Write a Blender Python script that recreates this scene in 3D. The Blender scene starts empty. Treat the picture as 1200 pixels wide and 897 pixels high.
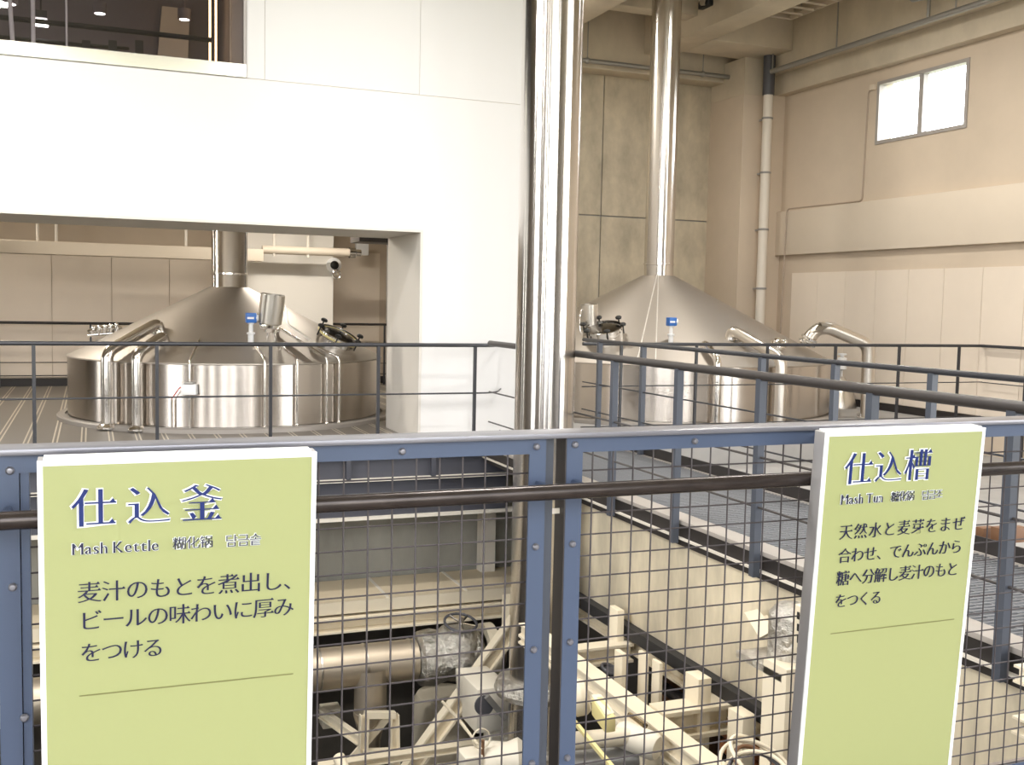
import bpy, bmesh, math, random
from mathutils import Vector, Matrix
random.seed(7)
SC = bpy.context.scene
COL = SC.collection
PI = math.pi

# ------------------------------------------------------------------ camera
# world: X along the guardrail (right), Y into the hall, Z up, visitor floor z = 0
F, YAW, PITCH, ROLL, CZ = 1230.0, .3825, .0752, .0205, 1.56
_f = Vector((math.sin(YAW)*math.cos(PITCH), math.cos(YAW)*math.cos(PITCH), -math.sin(PITCH)))
_r = Vector((math.cos(YAW), -math.sin(YAW), 0))
_u = _r.cross(_f)
CR = math.cos(ROLL)*_r + math.sin(ROLL)*_u
CU = -math.sin(ROLL)*_r + math.cos(ROLL)*_u
EYE = Vector((0, 0, CZ))
cd = bpy.data.cameras.new('camera')
cd.sensor_fit = 'HORIZONTAL'
cd.sensor_width = 36
cd.lens = F/1200*36
cd.clip_start = .05
cam = bpy.data.objects.new('camera', cd)
COL.objects.link(cam)
cam.matrix_world = Matrix((
    (CR.x, CU.x, -_f.x, EYE.x), (CR.y, CU.y, -_f.y, EYE.y),
    (CR.z, CU.z, -_f.z, EYE.z), (0, 0, 0, 1)))
SC.camera = cam


def ray(x, y):
    return _f + CR*((x-600)/F) - CU*((y-448.5)/F)


def at(x, y, X=None, Y=None, Z=None):
    """where the sight line of a measured photo point meets a known plane"""
    d = ray(x, y)
    t = X/d.x if X is not None else Y/d.y if Y is not None else (Z-CZ)/d.z
    return EYE + d*t


# ------------------------------------------------------------------ sky, sun, daylight, exposure
SKY_STRENGTH, SUN_STRENGTH, EXPOSURE = 9.0, 0.0, 0.27
w = bpy.data.worlds.new('daylight')
SC.world = w
w.use_nodes = True
nt = w.node_tree
nt.nodes.clear()
o_ = nt.nodes.new('ShaderNodeOutputWorld')
b_ = nt.nodes.new('ShaderNodeBackground')
tc = nt.nodes.new('ShaderNodeTexCoord')
sx = nt.nodes.new('ShaderNodeSeparateXYZ')
rp = nt.nodes.new('ShaderNodeValToRGB')
mr = nt.nodes.new('ShaderNodeMapRange')
mr.inputs[1].default_value = -.3
mr.inputs[2].default_value = .6
nt.links.new(tc.outputs['Generated'], sx.inputs[0])
nt.links.new(sx.outputs[2], mr.inputs[0])
nt.links.new(mr.outputs[0], rp.inputs[0])
cr = rp.color_ramp
cr.elements[0].position = .30
cr.elements[0].color = (.30, .31, .24, 1)
cr.elements[1].position = .36
cr.elements[1].color = (1, .98, .955, 1)
e = cr.elements.new(1.0)
e.color = (.86, .92, 1, 1)
nt.links.new(rp.outputs[0], b_.inputs[0])
b_.inputs[1].default_value = SKY_STRENGTH
nt.links.new(b_.outputs[0], o_.inputs[0])

if SUN_STRENGTH > 0:
    sl = bpy.data.lights.new('sun', 'SUN')
    sl.energy = SUN_STRENGTH
    sl.angle = math.radians(3)
    sl.color = (1, .93, .8)
    so = bpy.data.objects.new('sun', sl)
    COL.objects.link(so)
    so.rotation_euler = Vector((.42, .75, -.52)).to_track_quat('-Z', 'Y').to_euler()

SC.view_settings.view_transform = 'Standard'
SC.view_settings.look = 'None'
SC.view_settings.gamma = 1
SC.view_settings.use_curve_mapping = False
SC.view_settings.exposure = EXPOSURE
cy = SC.cycles
cy.use_denoising = True
cy.max_bounces = 9
cy.diffuse_bounces = 5
cy.glossy_bounces = 4
cy.transparent_max_bounces = 8
cy.sample_clamp_indirect = 6
cy.caustics_reflective = False
cy.caustics_refractive = False


def portal(name, loc, rot, sx_, sy_):
    l = bpy.data.lights.new(name, 'AREA')
    l.shape = 'RECTANGLE'
    l.size, l.size_y = sx_, sy_
    l.cycles.is_portal = True
    ob = bpy.data.objects.new(name, l)
    COL.objects.link(ob)
    ob.location, ob.rotation_euler = loc, rot


WZ0, WZ1 = .25, 6.2          # the daylight glazing behind the visitors
portal('window_daylight', (-2.0, -5.0, (WZ0+WZ1)/2), (PI/2, 0, 0), 14.0, WZ1-WZ0)
portal('side_window_daylight', (-9.0, 2.4, (WZ0+WZ1)/2), (PI/2, 0, -PI/2), 4.0, WZ1-WZ0)
portal('side_window_daylight', (11.6, -.8, (WZ0+WZ1)/2), (PI/2, 0, PI/2), 7.4, WZ1-WZ0)

for y_ in (13.05, 16.4):
    portal('side_window_daylight', (-9.0, y_, 1.55), (PI/2, 0, -PI/2), .6, 2.7)


def lamp(name, loc, power, sx_, sy_, color=(1, .9, .76), rot=(0, 0, 0)):
    l = bpy.data.lights.new(name, 'AREA')
    l.shape = 'RECTANGLE'
    l.size, l.size_y, l.energy, l.color = sx_, sy_, power, color
    ob = bpy.data.objects.new(name, l)
    COL.objects.link(ob)
    ob.location, ob.rotation_euler = loc, rot


# unseen fill lights added under the hall roof and in the left tank room
for x_ in (-5.5, -1.5, 2.8):
    for y_ in (4.2, 7.2):
        lamp('hall_fill_light', (x_, y_, 5.98), 125, .7, .35, (1, .97, .93))
for x_, y_, p_ in ((5.6, 6.0, 90), (8.2, 9.0, 85), (8.2, 11.8, 120), (5.7, 14.6, 80)):
    lamp('hall_fill_light', (x_, y_, 5.98), p_, .7, .35, (1, .96, .89))
for x_, y_, p_ in ((3.2, 16.2, 75), (-2.0, 17.6, 22)):
    lamp('tank_room_fill', (x_, y_, 3.25), p_, 1.2, .15, (1, .93, .82))

lamp('tank_room_fill', (-1.2, 14.7, 3.1), 115, .9, .2, (1, .93, .82), (0, math.radians(-62), 0))  # added out of view, tilted to brighten the opening's right jamb

# ------------------------------------------------------------------ materials
M = {}


def mat(name, col, rough=.6, metal=0, spec=.5, noise=None, bump=0, coat=0, aniso=0, emit=None):
    m = bpy.data.materials.new(name)
    m.use_nodes = True
    n = m.node_tree.nodes
    p = n['Principled BSDF']
    p.inputs['Base Color'].default_value = (*col, 1)
    p.inputs['Roughness'].default_value = rough
    p.inputs['Metallic'].default_value = metal
    p.inputs['Specular IOR Level'].default_value = spec
    if coat:
        p.inputs['Coat Weight'].default_value = coat
        p.inputs['Coat Roughness'].default_value = .08
    if aniso:
        p.inputs['Anisotropic'].default_value = aniso
        p.inputs['Anisotropic Rotation'].default_value = .25
        t = n.new('ShaderNodeTangent')
        t.direction_type = 'RADIAL'
        t.axis = 'Z'
        m.node_tree.links.new(t.outputs[0], p.inputs['Tangent'])
    if noise:
        sc, amt, stretch = noise
        c = n.new('ShaderNodeTexCoord')
        mp = n.new('ShaderNodeMapping')
        mp.inputs['Scale'].default_value = stretch
        t = n.new('ShaderNodeTexNoise')
        t.inputs['Scale'].default_value = sc
        t.inputs['Detail'].default_value = 6
        t.inputs['Roughness'].default_value = .62
        r = n.new('ShaderNodeValToRGB')
        r.color_ramp.elements[0].position = .3
        r.color_ramp.elements[1].position = .72
        r.color_ramp.elements[0].color = (*[v*(1-amt) for v in col], 1)
        r.color_ramp.elements[1].color = (*[min(1, v*(1+amt*.6)) for v in col], 1)
        L = m.node_tree.links
        L.new(c.outputs['Object'], mp.inputs[0])
        L.new(mp.outputs[0], t.inputs['Vector'])
        L.new(t.outputs[0], r.inputs[0])
        L.new(r.outputs[0], p.inputs['Base Color'])
        if bump:
            b = n.new('ShaderNodeBump')
            b.inputs['Strength'].default_value = bump
            b.inputs['Distance'].default_value = .06 if bump > .5 else .02
            L.new(t.outputs[0], b.inputs['Height'])
            L.new(b.outputs[0], p.inputs['Normal'])
    if emit:
        p.inputs['Emission Color'].default_value = (*emit[0], 1)
        p.inputs['Emission Strength'].default_value = emit[1]
    M[name] = m
    return m


mat('white_wall', (.80, .795, .79), .55)
mat('white_reveal', (.80, .76, .70), .6)
mat('seam', (.30, .29, .28), .7)
mat('bead', (.72, .69, .64), .45)
mat('beige_wall', (.62, .52, .41), .65, noise=(.7, .08, (1, 1, 1)))
mat('beige_panel', (.80, .70, .59), .6, noise=(.6, .06, (1, 1, 1)))  # lightened to hold the patch of light low on the right wall
mat('beige_band', (.70, .61, .50), .6, noise=(.6, .05, (1, 1, 1)))
mat('raw_concrete', (.56, .49, .37), .85, noise=(1.9, .34, (1, 1, .6)), bump=.15)
mat('cast_concrete', (.62, .54, .42), .8, noise=(1.3, .16, (1, 1, .6)))
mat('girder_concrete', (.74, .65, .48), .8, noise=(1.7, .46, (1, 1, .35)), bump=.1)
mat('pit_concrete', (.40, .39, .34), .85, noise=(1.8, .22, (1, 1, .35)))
mat('slab_concrete', (.40, .39, .38), .7, noise=(2.0, .12, (1, 1, 1)))
mat('shaded_floor', (.035, .03, .026), .8, noise=(2.0, .4, (1, 1, 1)))  # near-black so the colour carries the shade at the pit bottom
mat('shaded_pit_wall', (.075, .065, .052), .85, noise=(1.8, .3, (1, 1, 1)))  # dark colour stands in for shade under the platform and decks
mat('visitor_floor', (.26, .22, .19), .5)
mat('hall_dark', (.16, .14, .12), .7)
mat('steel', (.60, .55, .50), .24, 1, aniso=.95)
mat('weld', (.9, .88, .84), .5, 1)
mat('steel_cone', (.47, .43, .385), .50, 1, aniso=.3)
mat('polished', (.78, .75, .71), .16, 1)
mat('flue_steel', (.70, .67, .64), .18, 1, aniso=.92)
mat('satin_steel', (.70, .66, .60), .30, 1)
mat('foil', (.70, .67, .61), .30, 1, noise=(11, .15, (1, 1, 1)), bump=1)
mat('jacket', (.58, .50, .39), .46, .85)
mat('blue_steel', (.066, .093, .158), .42)
mat('blue_post', (.070, .080, .103), .45)
mat('dark_rail', (.035, .036, .042), .35)
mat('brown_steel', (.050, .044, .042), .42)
mat('cap_steel', (.22, .22, .245), .32, .5)
mat('handrail_steel', (.055, .044, .040), .25, .5, noise=(14, .35, (1, 6, 6)))
mat('wire', (.085, .075, .078), .45, .3)
mat('grating', (.25, .255, .265), .5, .4)
mat('plate_grey', (.24, .245, .255), .55, .2)
mat('kerb_white', (.40, .365, .33), .5)
mat('ring_grey', (.36, .33, .30), .45, .3)
mat('black_steel', (.022, .018, .017), .55)
mat('fascia_blue', (.060, .062, .078), .5)
mat('pale_line', (.74, .69, .60), .5)
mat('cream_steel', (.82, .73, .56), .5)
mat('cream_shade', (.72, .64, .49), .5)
mat('pale_equipment', (.80, .74, .62), .45)
mat('deck_panel', (.66, .56, .40), .55, noise=(1.2, .06, (1, 1, 1)))
mat('black', (.012, .012, .012), .5)
mat('gap_black', (.02, .019, .02), .6)
mat('white_plastic', (.85, .85, .85), .4)
mat('sensor_blue', (.03, .15, .50), .35)
mat('yellow', (.74, .64, .30), .5)
mat('copper', (.42, .17, .07), .35, .7)
mat('brown', (.20, .10, .05), .6)
mat('red', (.5, .05, .04), .5)
mat('chrome', (.85, .84, .82), .08, 1)
mat('downpipe', (.74, .68, .60), .45)
mat('conduit_tan', (.40, .32, .25), .5)
mat('grey_pipe', (.33, .32, .30), .4, .5)
mat('dark_pipe', (.07, .07, .08), .4)
mat('sign_green', (.385, .418, .185), .25, coat=.3)
mat('sign_edge', (.90, .92, .92), .35)
mat('sign_side', (.40, .39, .39), .35, .5)
mat('ink_navy', (.012, .014, .055), .3)
mat('ink_blue', (.007, .022, .145), .3)
mat('ink_halo', (.90, .93, .92), .4)
mat('rule', (.20, .20, .07), .5)
mat('window_frame', (.40, .37, .35), .45, .2)
mat('sill_metal', (.80, .80, .68), .18, 1)
mat('room_dark', (.17, .145, .15), .8)
mat('white_glow', (1, 1, 1), .5, emit=((1, .97, .9), 14))
mat('amber_glow', (1, .9, .7), .5, emit=((1, .72, .38), 5))  # glow for imitated reflections in the dark window
mat('brass', (.8, .62, .36), .25, 1)
mat('wood', (.62, .42, .22), .5)


def glass(name, tint, gloss):
    m = bpy.data.materials.new(name)
    m.use_nodes = True
    n = m.node_tree.nodes
    n.clear()
    o = n.new('ShaderNodeOutputMaterial')
    mix = n.new('ShaderNodeMixShader')
    t = n.new('ShaderNodeBsdfTransparent')
    t.inputs[0].default_value = (*tint, 1)
    g = n.new('ShaderNodeBsdfGlossy')
    g.inputs['Roughness'].default_value = .02
    fr = n.new('ShaderNodeFresnel')
    fr.inputs[0].default_value = 1.5 if gloss < 1 else 1.7
    L = m.node_tree.links
    ge = n.new('ShaderNodeNewGeometry')
    inv = n.new('ShaderNodeMath')
    inv.operation = 'SUBTRACT'
    inv.inputs[0].default_value = 1
    mul = n.new('ShaderNodeMath')
    mul.operation = 'MULTIPLY'
    L.new(ge.outputs['Backfacing'], inv.inputs[1])
    L.new(fr.outputs[0], mul.inputs[0])
    L.new(inv.outputs[0], mul.inputs[1])
    L.new(mul.outputs[0], mix.inputs[0])
    L.new(t.outputs[0], mix.inputs[1])
    L.new(g.outputs[0], mix.inputs[2])
    L.new(mix.outputs[0], o.inputs[0])
    M[name] = m


glass('clear_glass', (.94, .96, .97), .5)
glass('dark_glass', (.80, .78, .80), 1)


def floor_strip_mat():
    """sheet floor round the kettle: paired pale joint strips every 0.28 m"""
    m = mat('deck_floor', (.20, .18, .155), .45)
    n, L = m.node_tree.nodes, m.node_tree.links
    p = n['Principled BSDF']
    c = n.new('ShaderNodeTexCoord')
    s = n.new('ShaderNodeSeparateXYZ')
    L.new(c.outputs['Object'], s.inputs[0])

    def math_(op, a, b):
        q = n.new('ShaderNodeMath')
        q.operation = op
        L.new(a, q.inputs[0])
        if isinstance(b, float):
            q.inputs[1].default_value = b
        else:
            L.new(b, q.inputs[1])
        return q.outputs[0]
    mo = math_('MODULO', math_('ADD', s.outputs[0], 40.0), .28)
    l1 = math_('MULTIPLY', math_('GREATER_THAN', mo, .02), math_('LESS_THAN', mo, .036))
    l2 = math_('MULTIPLY', math_('GREATER_THAN', mo, .062), math_('LESS_THAN', mo, .078))
    k = math_('ADD', l1, l2)
    mx = n.new('ShaderNodeMix')
    mx.data_type = 'RGBA'
    L.new(k, mx.inputs['Factor'])
    mx.inputs['A'].default_value = (.20, .18, .155, 1)
    mx.inputs['B'].default_value = (.60, .54, .44, 1)
    L.new(mx.outputs['Result'], p.inputs['Base Color'])


floor_strip_mat()


# ------------------------------------------------------------------ mesh helpers
class MB:
    def __init__(s):
        s.bm = bmesh.new()

    def box(s, x0, x1, y0, y1, z0, z1, mtx=None):
        v = [s.bm.verts.new(p) for p in ((x0, y0, z0), (x1, y0, z0), (x1, y1, z0), (x0, y1, z0),
                                         (x0, y0, z1), (x1, y0, z1), (x1, y1, z1), (x0, y1, z1))]
        if mtx is not None:
            for q in v:
                q.co = mtx @ q.co
        for f in ((3, 2, 1, 0), (4, 5, 6, 7), (0, 1, 5, 4), (1, 2, 6, 5), (2, 3, 7, 6), (3, 0, 4, 7)):
            s.bm.faces.new([v[i] for i in f])
        return s

    def tube(s, pts, r, seg=14, cap=True):
        """round bar through a polyline; r a number or one radius per point"""
        pts = [Vector(p) for p in pts]
        n = len(pts)
        rr = r if isinstance(r, (list, tuple)) else [r]*n
        up = None
        rings = []
        for i, p in enumerate(pts):
            a = (p-pts[i-1]).normalized() if i else None
            b = (pts[i+1]-p).normalized() if i < n-1 else None
            d = ((a or b)+(b or a)).normalized()
            if up is None:
                up = d.orthogonal().normalized()
            up = (up-d*up.dot(d)).normalized()
            side = d.cross(up)
            k = 1.0
            if a and b:
                k = 1/max(.5, d.dot(a))
            ring = []
            for j in range(seg):
                t = 2*PI*j/seg
                ring.append(s.bm.verts.new(p+(up*math.cos(t)+side*math.sin(t))*rr[i]*k))
            rings.append(ring)
        for i in range(n-1):
            for j in range(seg):
                s.bm.faces.new((rings[i][j], rings[i][(j+1) % seg], rings[i+1][(j+1) % seg], rings[i+1][j]))
        if cap:
            s.bm.faces.new(rings[0][::-1])
            s.bm.faces.new(rings[-1])
        return s

    def lathe(s, prof, loc=(0, 0, 0), axis=(0, 0, 1), seg=48):
        """revolve (radius, height) pairs about an axis"""
        q = Vector((0, 0, 1)).rotation_difference(Vector(axis)).to_matrix()
        loc = Vector(loc)
        rings = []
        for r, h in prof:
            if r < 1e-6:
                rings.append([s.bm.verts.new(loc+q @ Vector((0, 0, h)))])
            else:
                rings.append([s.bm.verts.new(loc+q @ Vector((r*math.cos(2*PI*j/seg), r*math.sin(2*PI*j/seg), h))) for j in range(seg)])
        for a, b in zip(rings, rings[1:]):
            for j in range(seg):
                k = (j+1) % seg
                if len(a) == 1 and len(b) == 1:
                    continue
                if len(a) == 1:
                    s.bm.faces.new((a[0], b[k], b[j]))
                elif len(b) == 1:
                    s.bm.faces.new((a[j], a[k], b[0]))
                else:
                    s.bm.faces.new((a[j], a[k], b[k], b[j]))
        return s

    def bar(s, p, q, w_, h_, up=(0, 0, 1)):
        """rectangular bar from p to q, w_ across, h_ along up"""
        p, q = Vector(p), Vector(q)
        d = (q-p).normalized()
        upv = Vector(up)
        side = d.cross(upv)
        if side.length < 1e-4:
            upv = Vector((0, 1, 0))
            side = d.cross(upv)
        side.normalize()
        upv = side.cross(d).normalized()
        m = Matrix((side, d, upv)).transposed().to_4x4()
        m.translation = p
        return s.box(-w_/2, w_/2, 0, (q-p).length, -h_/2, h_/2, m)

    def prof_bar(s, p, q, prof, up=(0, 0, 1)):
        """extrude a closed 2-D profile (side, up) from p to q"""
        p, q = Vector(p), Vector(q)
        d = (q-p).normalized()
        upv = Vector(up)
        side = d.cross(upv)
        if side.length < 1e-4:
            upv = Vector((0, 1, 0))
            side = d.cross(upv)
        side.normalize()
        upv = side.cross(d).normalized()
        A = [s.bm.verts.new(p+side*a+upv*b) for a, b in prof]
        B = [s.bm.verts.new(q+side*a+upv*b) for a, b in prof]
        n = len(prof)
        for i in range(n):
            s.bm.faces.new((A[i], A[(i+1) % n], B[(i+1) % n], B[i]))
        s.bm.faces.new(A[::-1])
        s.bm.faces.new(B)
        return s

    def prism(s, poly, d):
        """poly: 3-D ring, swept by vector d"""
        d = Vector(d)
        A = [s.bm.verts.new(Vector(p)) for p in poly]
        B = [s.bm.verts.new(Vector(p)+d) for p in poly]
        n = len(poly)
        for i in range(n):
            s.bm.faces.new((A[i], A[(i+1) % n], B[(i+1) % n], B[i]))
        s.bm.faces.new(A[::-1])
        s.bm.faces.new(B)
        return s

    def ball(s, c, r, sc=(1, 1, 1), seg=16):
        bmesh.ops.create_uvsphere(s.bm, u_segments=seg, v_segments=seg//2+2, radius=r,
                                  matrix=Matrix.Translation(c) @ Matrix.Diagonal((*sc, 1)))
        return s

    def torus(s, c, R, r, axis=(0, 0, 1), seg=32, k=10):
        q = Vector((0, 0, 1)).rotation_difference(Vector(axis)).to_matrix()
        g = [[s.bm.verts.new(Vector(c)+q @ Vector(((R+r*math.cos(b))*math.cos(a), (R+r*math.cos(b))*math.sin(a), r*math.sin(b))))
              for b in [2*PI*j/k for j in range(k)]] for a in [2*PI*i/seg for i in range(seg)]]
        for i in range(seg):
            for j in range(k):
                s.bm.faces.new((g[i][j], g[(i+1) % seg][j], g[(i+1) % seg][(j+1) % k], g[i][(j+1) % k]))
        return s

    def build(s, name, m, parent=None, bevel=0, smooth=True):
        bm = s.bm
        bmesh.ops.recalc_face_normals(bm, faces=bm.faces)
        if bevel:
            ed = [e for e in bm.edges if e.is_manifold and e.calc_face_angle(0) > .7]
            bmesh.ops.bevel(bm, geom=ed, offset=bevel, segments=2, profile=.6, affect='EDGES')
        me = bpy.data.meshes.new(name)
        # put the mesh origin at the middle of its base
        lo = Vector((min(v.co.x for v in bm.verts), min(v.co.y for v in bm.verts), min(v.co.z for v in bm.verts)))
        hi = Vector((max(v.co.x for v in bm.verts), max(v.co.y for v in bm.verts), max(v.co.z for v in bm.verts)))
        org = Vector(((lo.x+hi.x)/2, (lo.y+hi.y)/2, lo.z))
        for v in bm.verts:
            v.co -= org
        bm.to_mesh(me)
        bm.free()
        if smooth:
            for p in me.polygons:
                p.use_smooth = True
            me.set_sharp_from_angle(angle=math.radians(32))
        me.materials.append(M[m])
        ob = bpy.data.objects.new(name, me)
        COL.objects.link(ob)
        if parent is not None:
            base = Vector(parent.location)
            pp = parent.parent
            while pp is not None:
                base += Vector(pp.location)
                pp = pp.parent
            ob.parent = parent
            ob.location = org-base
        else:
            ob.location = org
        return ob


def tag(o, label, cat, group=None, kind=None):
    o['label'], o['category'] = label, cat
    if group:
        o['group'] = group
    if kind:
        o['kind'] = kind
    return o


def thing(name, label, cat, loc, group=None):
    o = bpy.data.objects.new(name, None)
    o.empty_display_size = .1
    COL.objects.link(o)
    o.location = loc
    return tag(o, label, cat, group)


def struct(name, mb, m, label=None, cat=None, **k):
    o = mb.build(name, m, **k)
    o['kind'] = 'structure'
    if label:
        o['label'] = label
    if cat:
        o['category'] = cat
    return o


def arc(a, b, c, r, n=6):
    """fillet points for the corner a-b-c with tangent length r"""
    a, b, c = Vector(a), Vector(b), Vector(c)
    p, q = b+(a-b).normalized()*r, b+(c-b).normalized()*r
    return [p*(1-t)**2+b*2*t*(1-t)+q*t*t for t in [i/n for i in range(n+1)]]


def path(pts, r):
    out = [Vector(pts[0])]
    for i in range(1, len(pts)-1):
        out += arc(pts[i-1], pts[i], pts[i+1], r)
    return out+[Vector(pts[-1])]


# ================================================================== THE SETTING
XL, XR, YB, YF, ZC = -9.0, 11.6, -5.0, 17.2, 6.9
PITZ = -4.4
YW, YW2 = 11.2, 12.55          # faces of the thick white wall
# -- floors
struct('floor', MB().box(XL, 3.9, YB, 2.655, -.35, 0), 'visitor_floor', 'visitor walkway floor behind the front guardrail', 'floor')
struct('floor', MB().box(XL, 5.3, 10.72, 19.5, -.10, 0), 'deck_floor', 'grey sheet floor with pale joint strips round the left tank', 'floor')
struct('floor', MB().box(5.3, XR, 11.15, YF, -.5, 0), 'slab_concrete', 'pale floor around the right tank', 'floor')
struct('floor', MB().box(5.75, XR, YB, 11.1, -.75, -.42), 'slab_concrete', 'lower pale concrete slab right of the grating walkway', 'floor')
struct('floor', MB().box(XL, 5.75, YB, YF, PITZ-.2, PITZ), 'shaded_floor', 'floor of the machinery pit, coloured dark for shade', 'floor')
# -- ceiling
struct('ceiling', MB().box(XL, XR+.3, YB, 19.8, ZC, ZC+.2), 'cast_concrete', 'concrete slab ceiling of the hall', 'ceiling')
struct('ceiling', MB().box(XL, 5.22, YW2, 19.5, 3.3, 3.4), 'cast_concrete', 'low ceiling over the left tank room', 'ceiling')
for (x0, x1, y0, y1, z0, lab) in (
        (6.75, 7.3, -5, 17.2, 6.0, 'concrete ceiling girder nearest the big steel flue'),
        (9.13, 9.65, -5, 17.2, 6.0, 'concrete ceiling girder passing right of the thin chimney'),
        (4.0, 4.5, -5, 11.2, 6.0, 'concrete ceiling girder along the white wall block'),
        (1.2, 1.7, -5, 11.2, 6.0, 'concrete ceiling girder over the visitors'),
        (-4.6, -4.1, -5, 11.2, 6.0, 'leftmost concrete ceiling girder'),
        (4.7, 11.6, 16.75, 17.2, 5.66, 'concrete edge beam along the top of the rear wall'),
        (7.3, 9.13, 15.0, 15.35, 6.25, 'short concrete cross beam between the two girders'),
        (9.65, 11.25, 15.35, 16.3, 6.0, 'deep concrete cross beam over the corner pier'),
        (11.25, 11.6, 3, 16.75, 5.72, 'upper concrete edge beam along the right wall'),
        (11.42, 11.6, 3, 16.75, 5.36, 'lower concrete edge beam above the painted right wall')):
    struct('ceiling_beam', MB().box(x0, x1, y0, y1, z0, ZC-.001), 'cast_concrete', lab, 'beam', bevel=.015)
# -- right wall with its window
wy0, wy1, wz0, wz1 = 11.69, 13.57, 4.19, 5.17
mb = MB()
mb.box(XR, XR+.3, 2.9, wy0, -.7, ZC)
mb.box(XR, XR+.3, YB, -4.5, -.7, ZC).box(XR, XR+.3, -4.5, 2.9, -.7, WZ0).box(XR, XR+.3, -4.5, 2.9, WZ1, ZC)
mb.box(XR, XR+.3, wy1, 17.5, -.7, ZC)
mb.box(XR, XR+.3, wy0, wy1, -.7, wz0)
mb.box(XR, XR+.3, wy0, wy1, wz1, ZC)
struct('wall_right', mb, 'beige_wall', 'beige painted right wall', 'wall')
struct('trim_1', MB().box(XR-.10, XR, 3.0, 16.1, 2.52, 3.30), 'beige_band', 'wide beige band along the right wall below the window', 'trim', bevel=.01)
mb = MB()
for i in range(9):
    y1 = 15.55-i*.72
    mb.box(XR-.025, XR, y1-.712, y1, .12, 2.2 if 0 <= i < 7 else 2.45)
struct('trim_2', mb, 'beige_panel', 'lining panels low on the right wall, coloured lighter for a patch of light', 'trim')
struct('baseboard_right', MB().box(XR-.05, XR, YB, 16.1, 0, .11), 'black_steel', 'black baseboard of the right wall', 'baseboard')
win = thing('window_2', 'small bright two-pane window high on the right wall', 'window', (XR, (wy0+wy1)/2, wz0))
win['kind'] = 'structure'
fr = .055
mb = MB()
mb.box(XR-.02, XR+.12, wy0, wy1, wz0, wz0+fr).box(XR-.02, XR+.12, wy0, wy1, wz1-fr, wz1)
mb.box(XR-.02, XR+.12, wy0, wy0+fr, wz0+fr, wz1-fr).box(XR-.02, XR+.12, wy1-fr, wy1, wz0+fr, wz1-fr)
mb.build('window_frame', 'window_frame', win)
ym = (wy0+wy1)/2
MB().box(XR, XR+.10, ym-.045, ym+.045, wz0+fr, wz1-fr).build('mullion', 'window_frame', win)
for a, b in ((wy0+fr, ym-.045), (ym+.045, wy1-fr)):
    MB().box(XR+.055, XR+.061, a, b, wz0+fr, wz1-fr).build('pane', 'clear_glass', win)
# -- rear wall: precast panels with open joints
struct('wall_rear', MB().box(4.7, XR+.3, YF, YF+.3, -.5, ZC), 'seam', 'rear wall of the right tank room', 'wall')
mb = MB()
xs = [4.7, 6.6, 8.57, 9.6, 11.6]
for i in range(4):
    for z0, z1 in ((0, 3.16), (3.185, 5.66)):
        mb.box(xs[i]+.012, xs[i+1]-.012, YF-.03, YF, z0, z1)
struct('trim_3', mb, 'raw_concrete', 'stained raw concrete panels of the rear wall', 'trim')
# -- corner pier
struct('wall_pier', MB().box(10.8, XR, 16.1, YF, 0, 5.36), 'beige_wall', 'beige painted corner pier', 'pier', bevel=.01)
struct('wall_pier', MB().box(10.8, XR, 16.1, YF, 5.36, 6.0), 'cast_concrete', 'bare concrete top of the corner pier', 'pier')
struct('trim_4', MB().box(11.28, XR, 15.98, 16.1, 0, 5.36), 'beige_wall', 'narrow beige stepped edge beside the downpipe', 'trim')
# -- thick white wall: core, cladding panels and opening
OPX, OPZ, SZ = 3.38, 2.32, 3.81
mb = MB()
mb.box(OPX, 4.7, YW+.012, YW2, 0, OPZ)
mb.box(XL, 4.7, YW+.012, YW2, OPZ, SZ)
mb.box(1.5, 4.7, YW+.012, YW2, SZ, ZC)
mb.box(5.22, 5.34, YW2, 19.5, 0, ZC)
mb.box(4.7, 5.34, YW2-.1, YW2, 0, ZC)
struct('wall_white', mb, 'white_reveal', 'thick white wall block with a wide opening to the left tank', 'wall')
mb = MB()
mb.box(OPX+.03, 4.7, YW, YW+.012, 0, OPZ+.03)
mb.box(XL, 4.7, YW, YW+.012, OPZ+.03, SZ-.008)
mb.box(1.506, 1.686, YW, YW+.012, SZ, ZC)
mb.box(1.692, 3.346, YW, YW+.012, SZ, ZC)
mb.box(3.352, 4.7, YW, YW+.012, SZ, ZC)
struct('trim_5', mb, 'white_wall', 'smooth white cladding panels with thin joints', 'trim')
mb = MB()
mb.box(OPX, OPX+.03, YW-.012, YW+.012, 0, OPZ+.03)
mb.box(XL, OPX, YW-.012, YW+.012, OPZ, OPZ+.03)
struct('trim_6', mb, 'bead', 'pale metal edge bead round the wide opening', 'trim')
# -- window in the white wall; room behind is made up to imitate reflections
g = thing('window_1', 'long dark interior window high in the white wall', 'window', (-3.7, YW, SZ))
g['kind'] = 'structure'
MB().box(XL, 1.5, YW-.02, YW+.10, SZ, SZ+.13).build('window_sill', 'sill_metal', g)
MB().box(1.475, 1.5, YW-.02, YW+.10, SZ+.13, ZC).build('window_frame', 'window_frame', g)
MB().box(XL, 1.475, YW+.03, YW+.04, SZ+.13, ZC).build('pane', 'dark_glass', g)
mb = MB()
mb.box(XL, 1.6, 13.9, 14.0, SZ, ZC)
mb.box(XL, 1.6, YW2-.02, 13.9, SZ-.1, SZ)
mb.box(1.5, 1.6, YW2, 13.9, SZ, ZC)
mb.box(XL, 1.5, YW+.1, 13.9, 6.2, 6.3)
struct('wall_reflection_room', mb, 'room_dark', 'made-up dark room behind the interior window, imitating reflections', 'wall')
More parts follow.
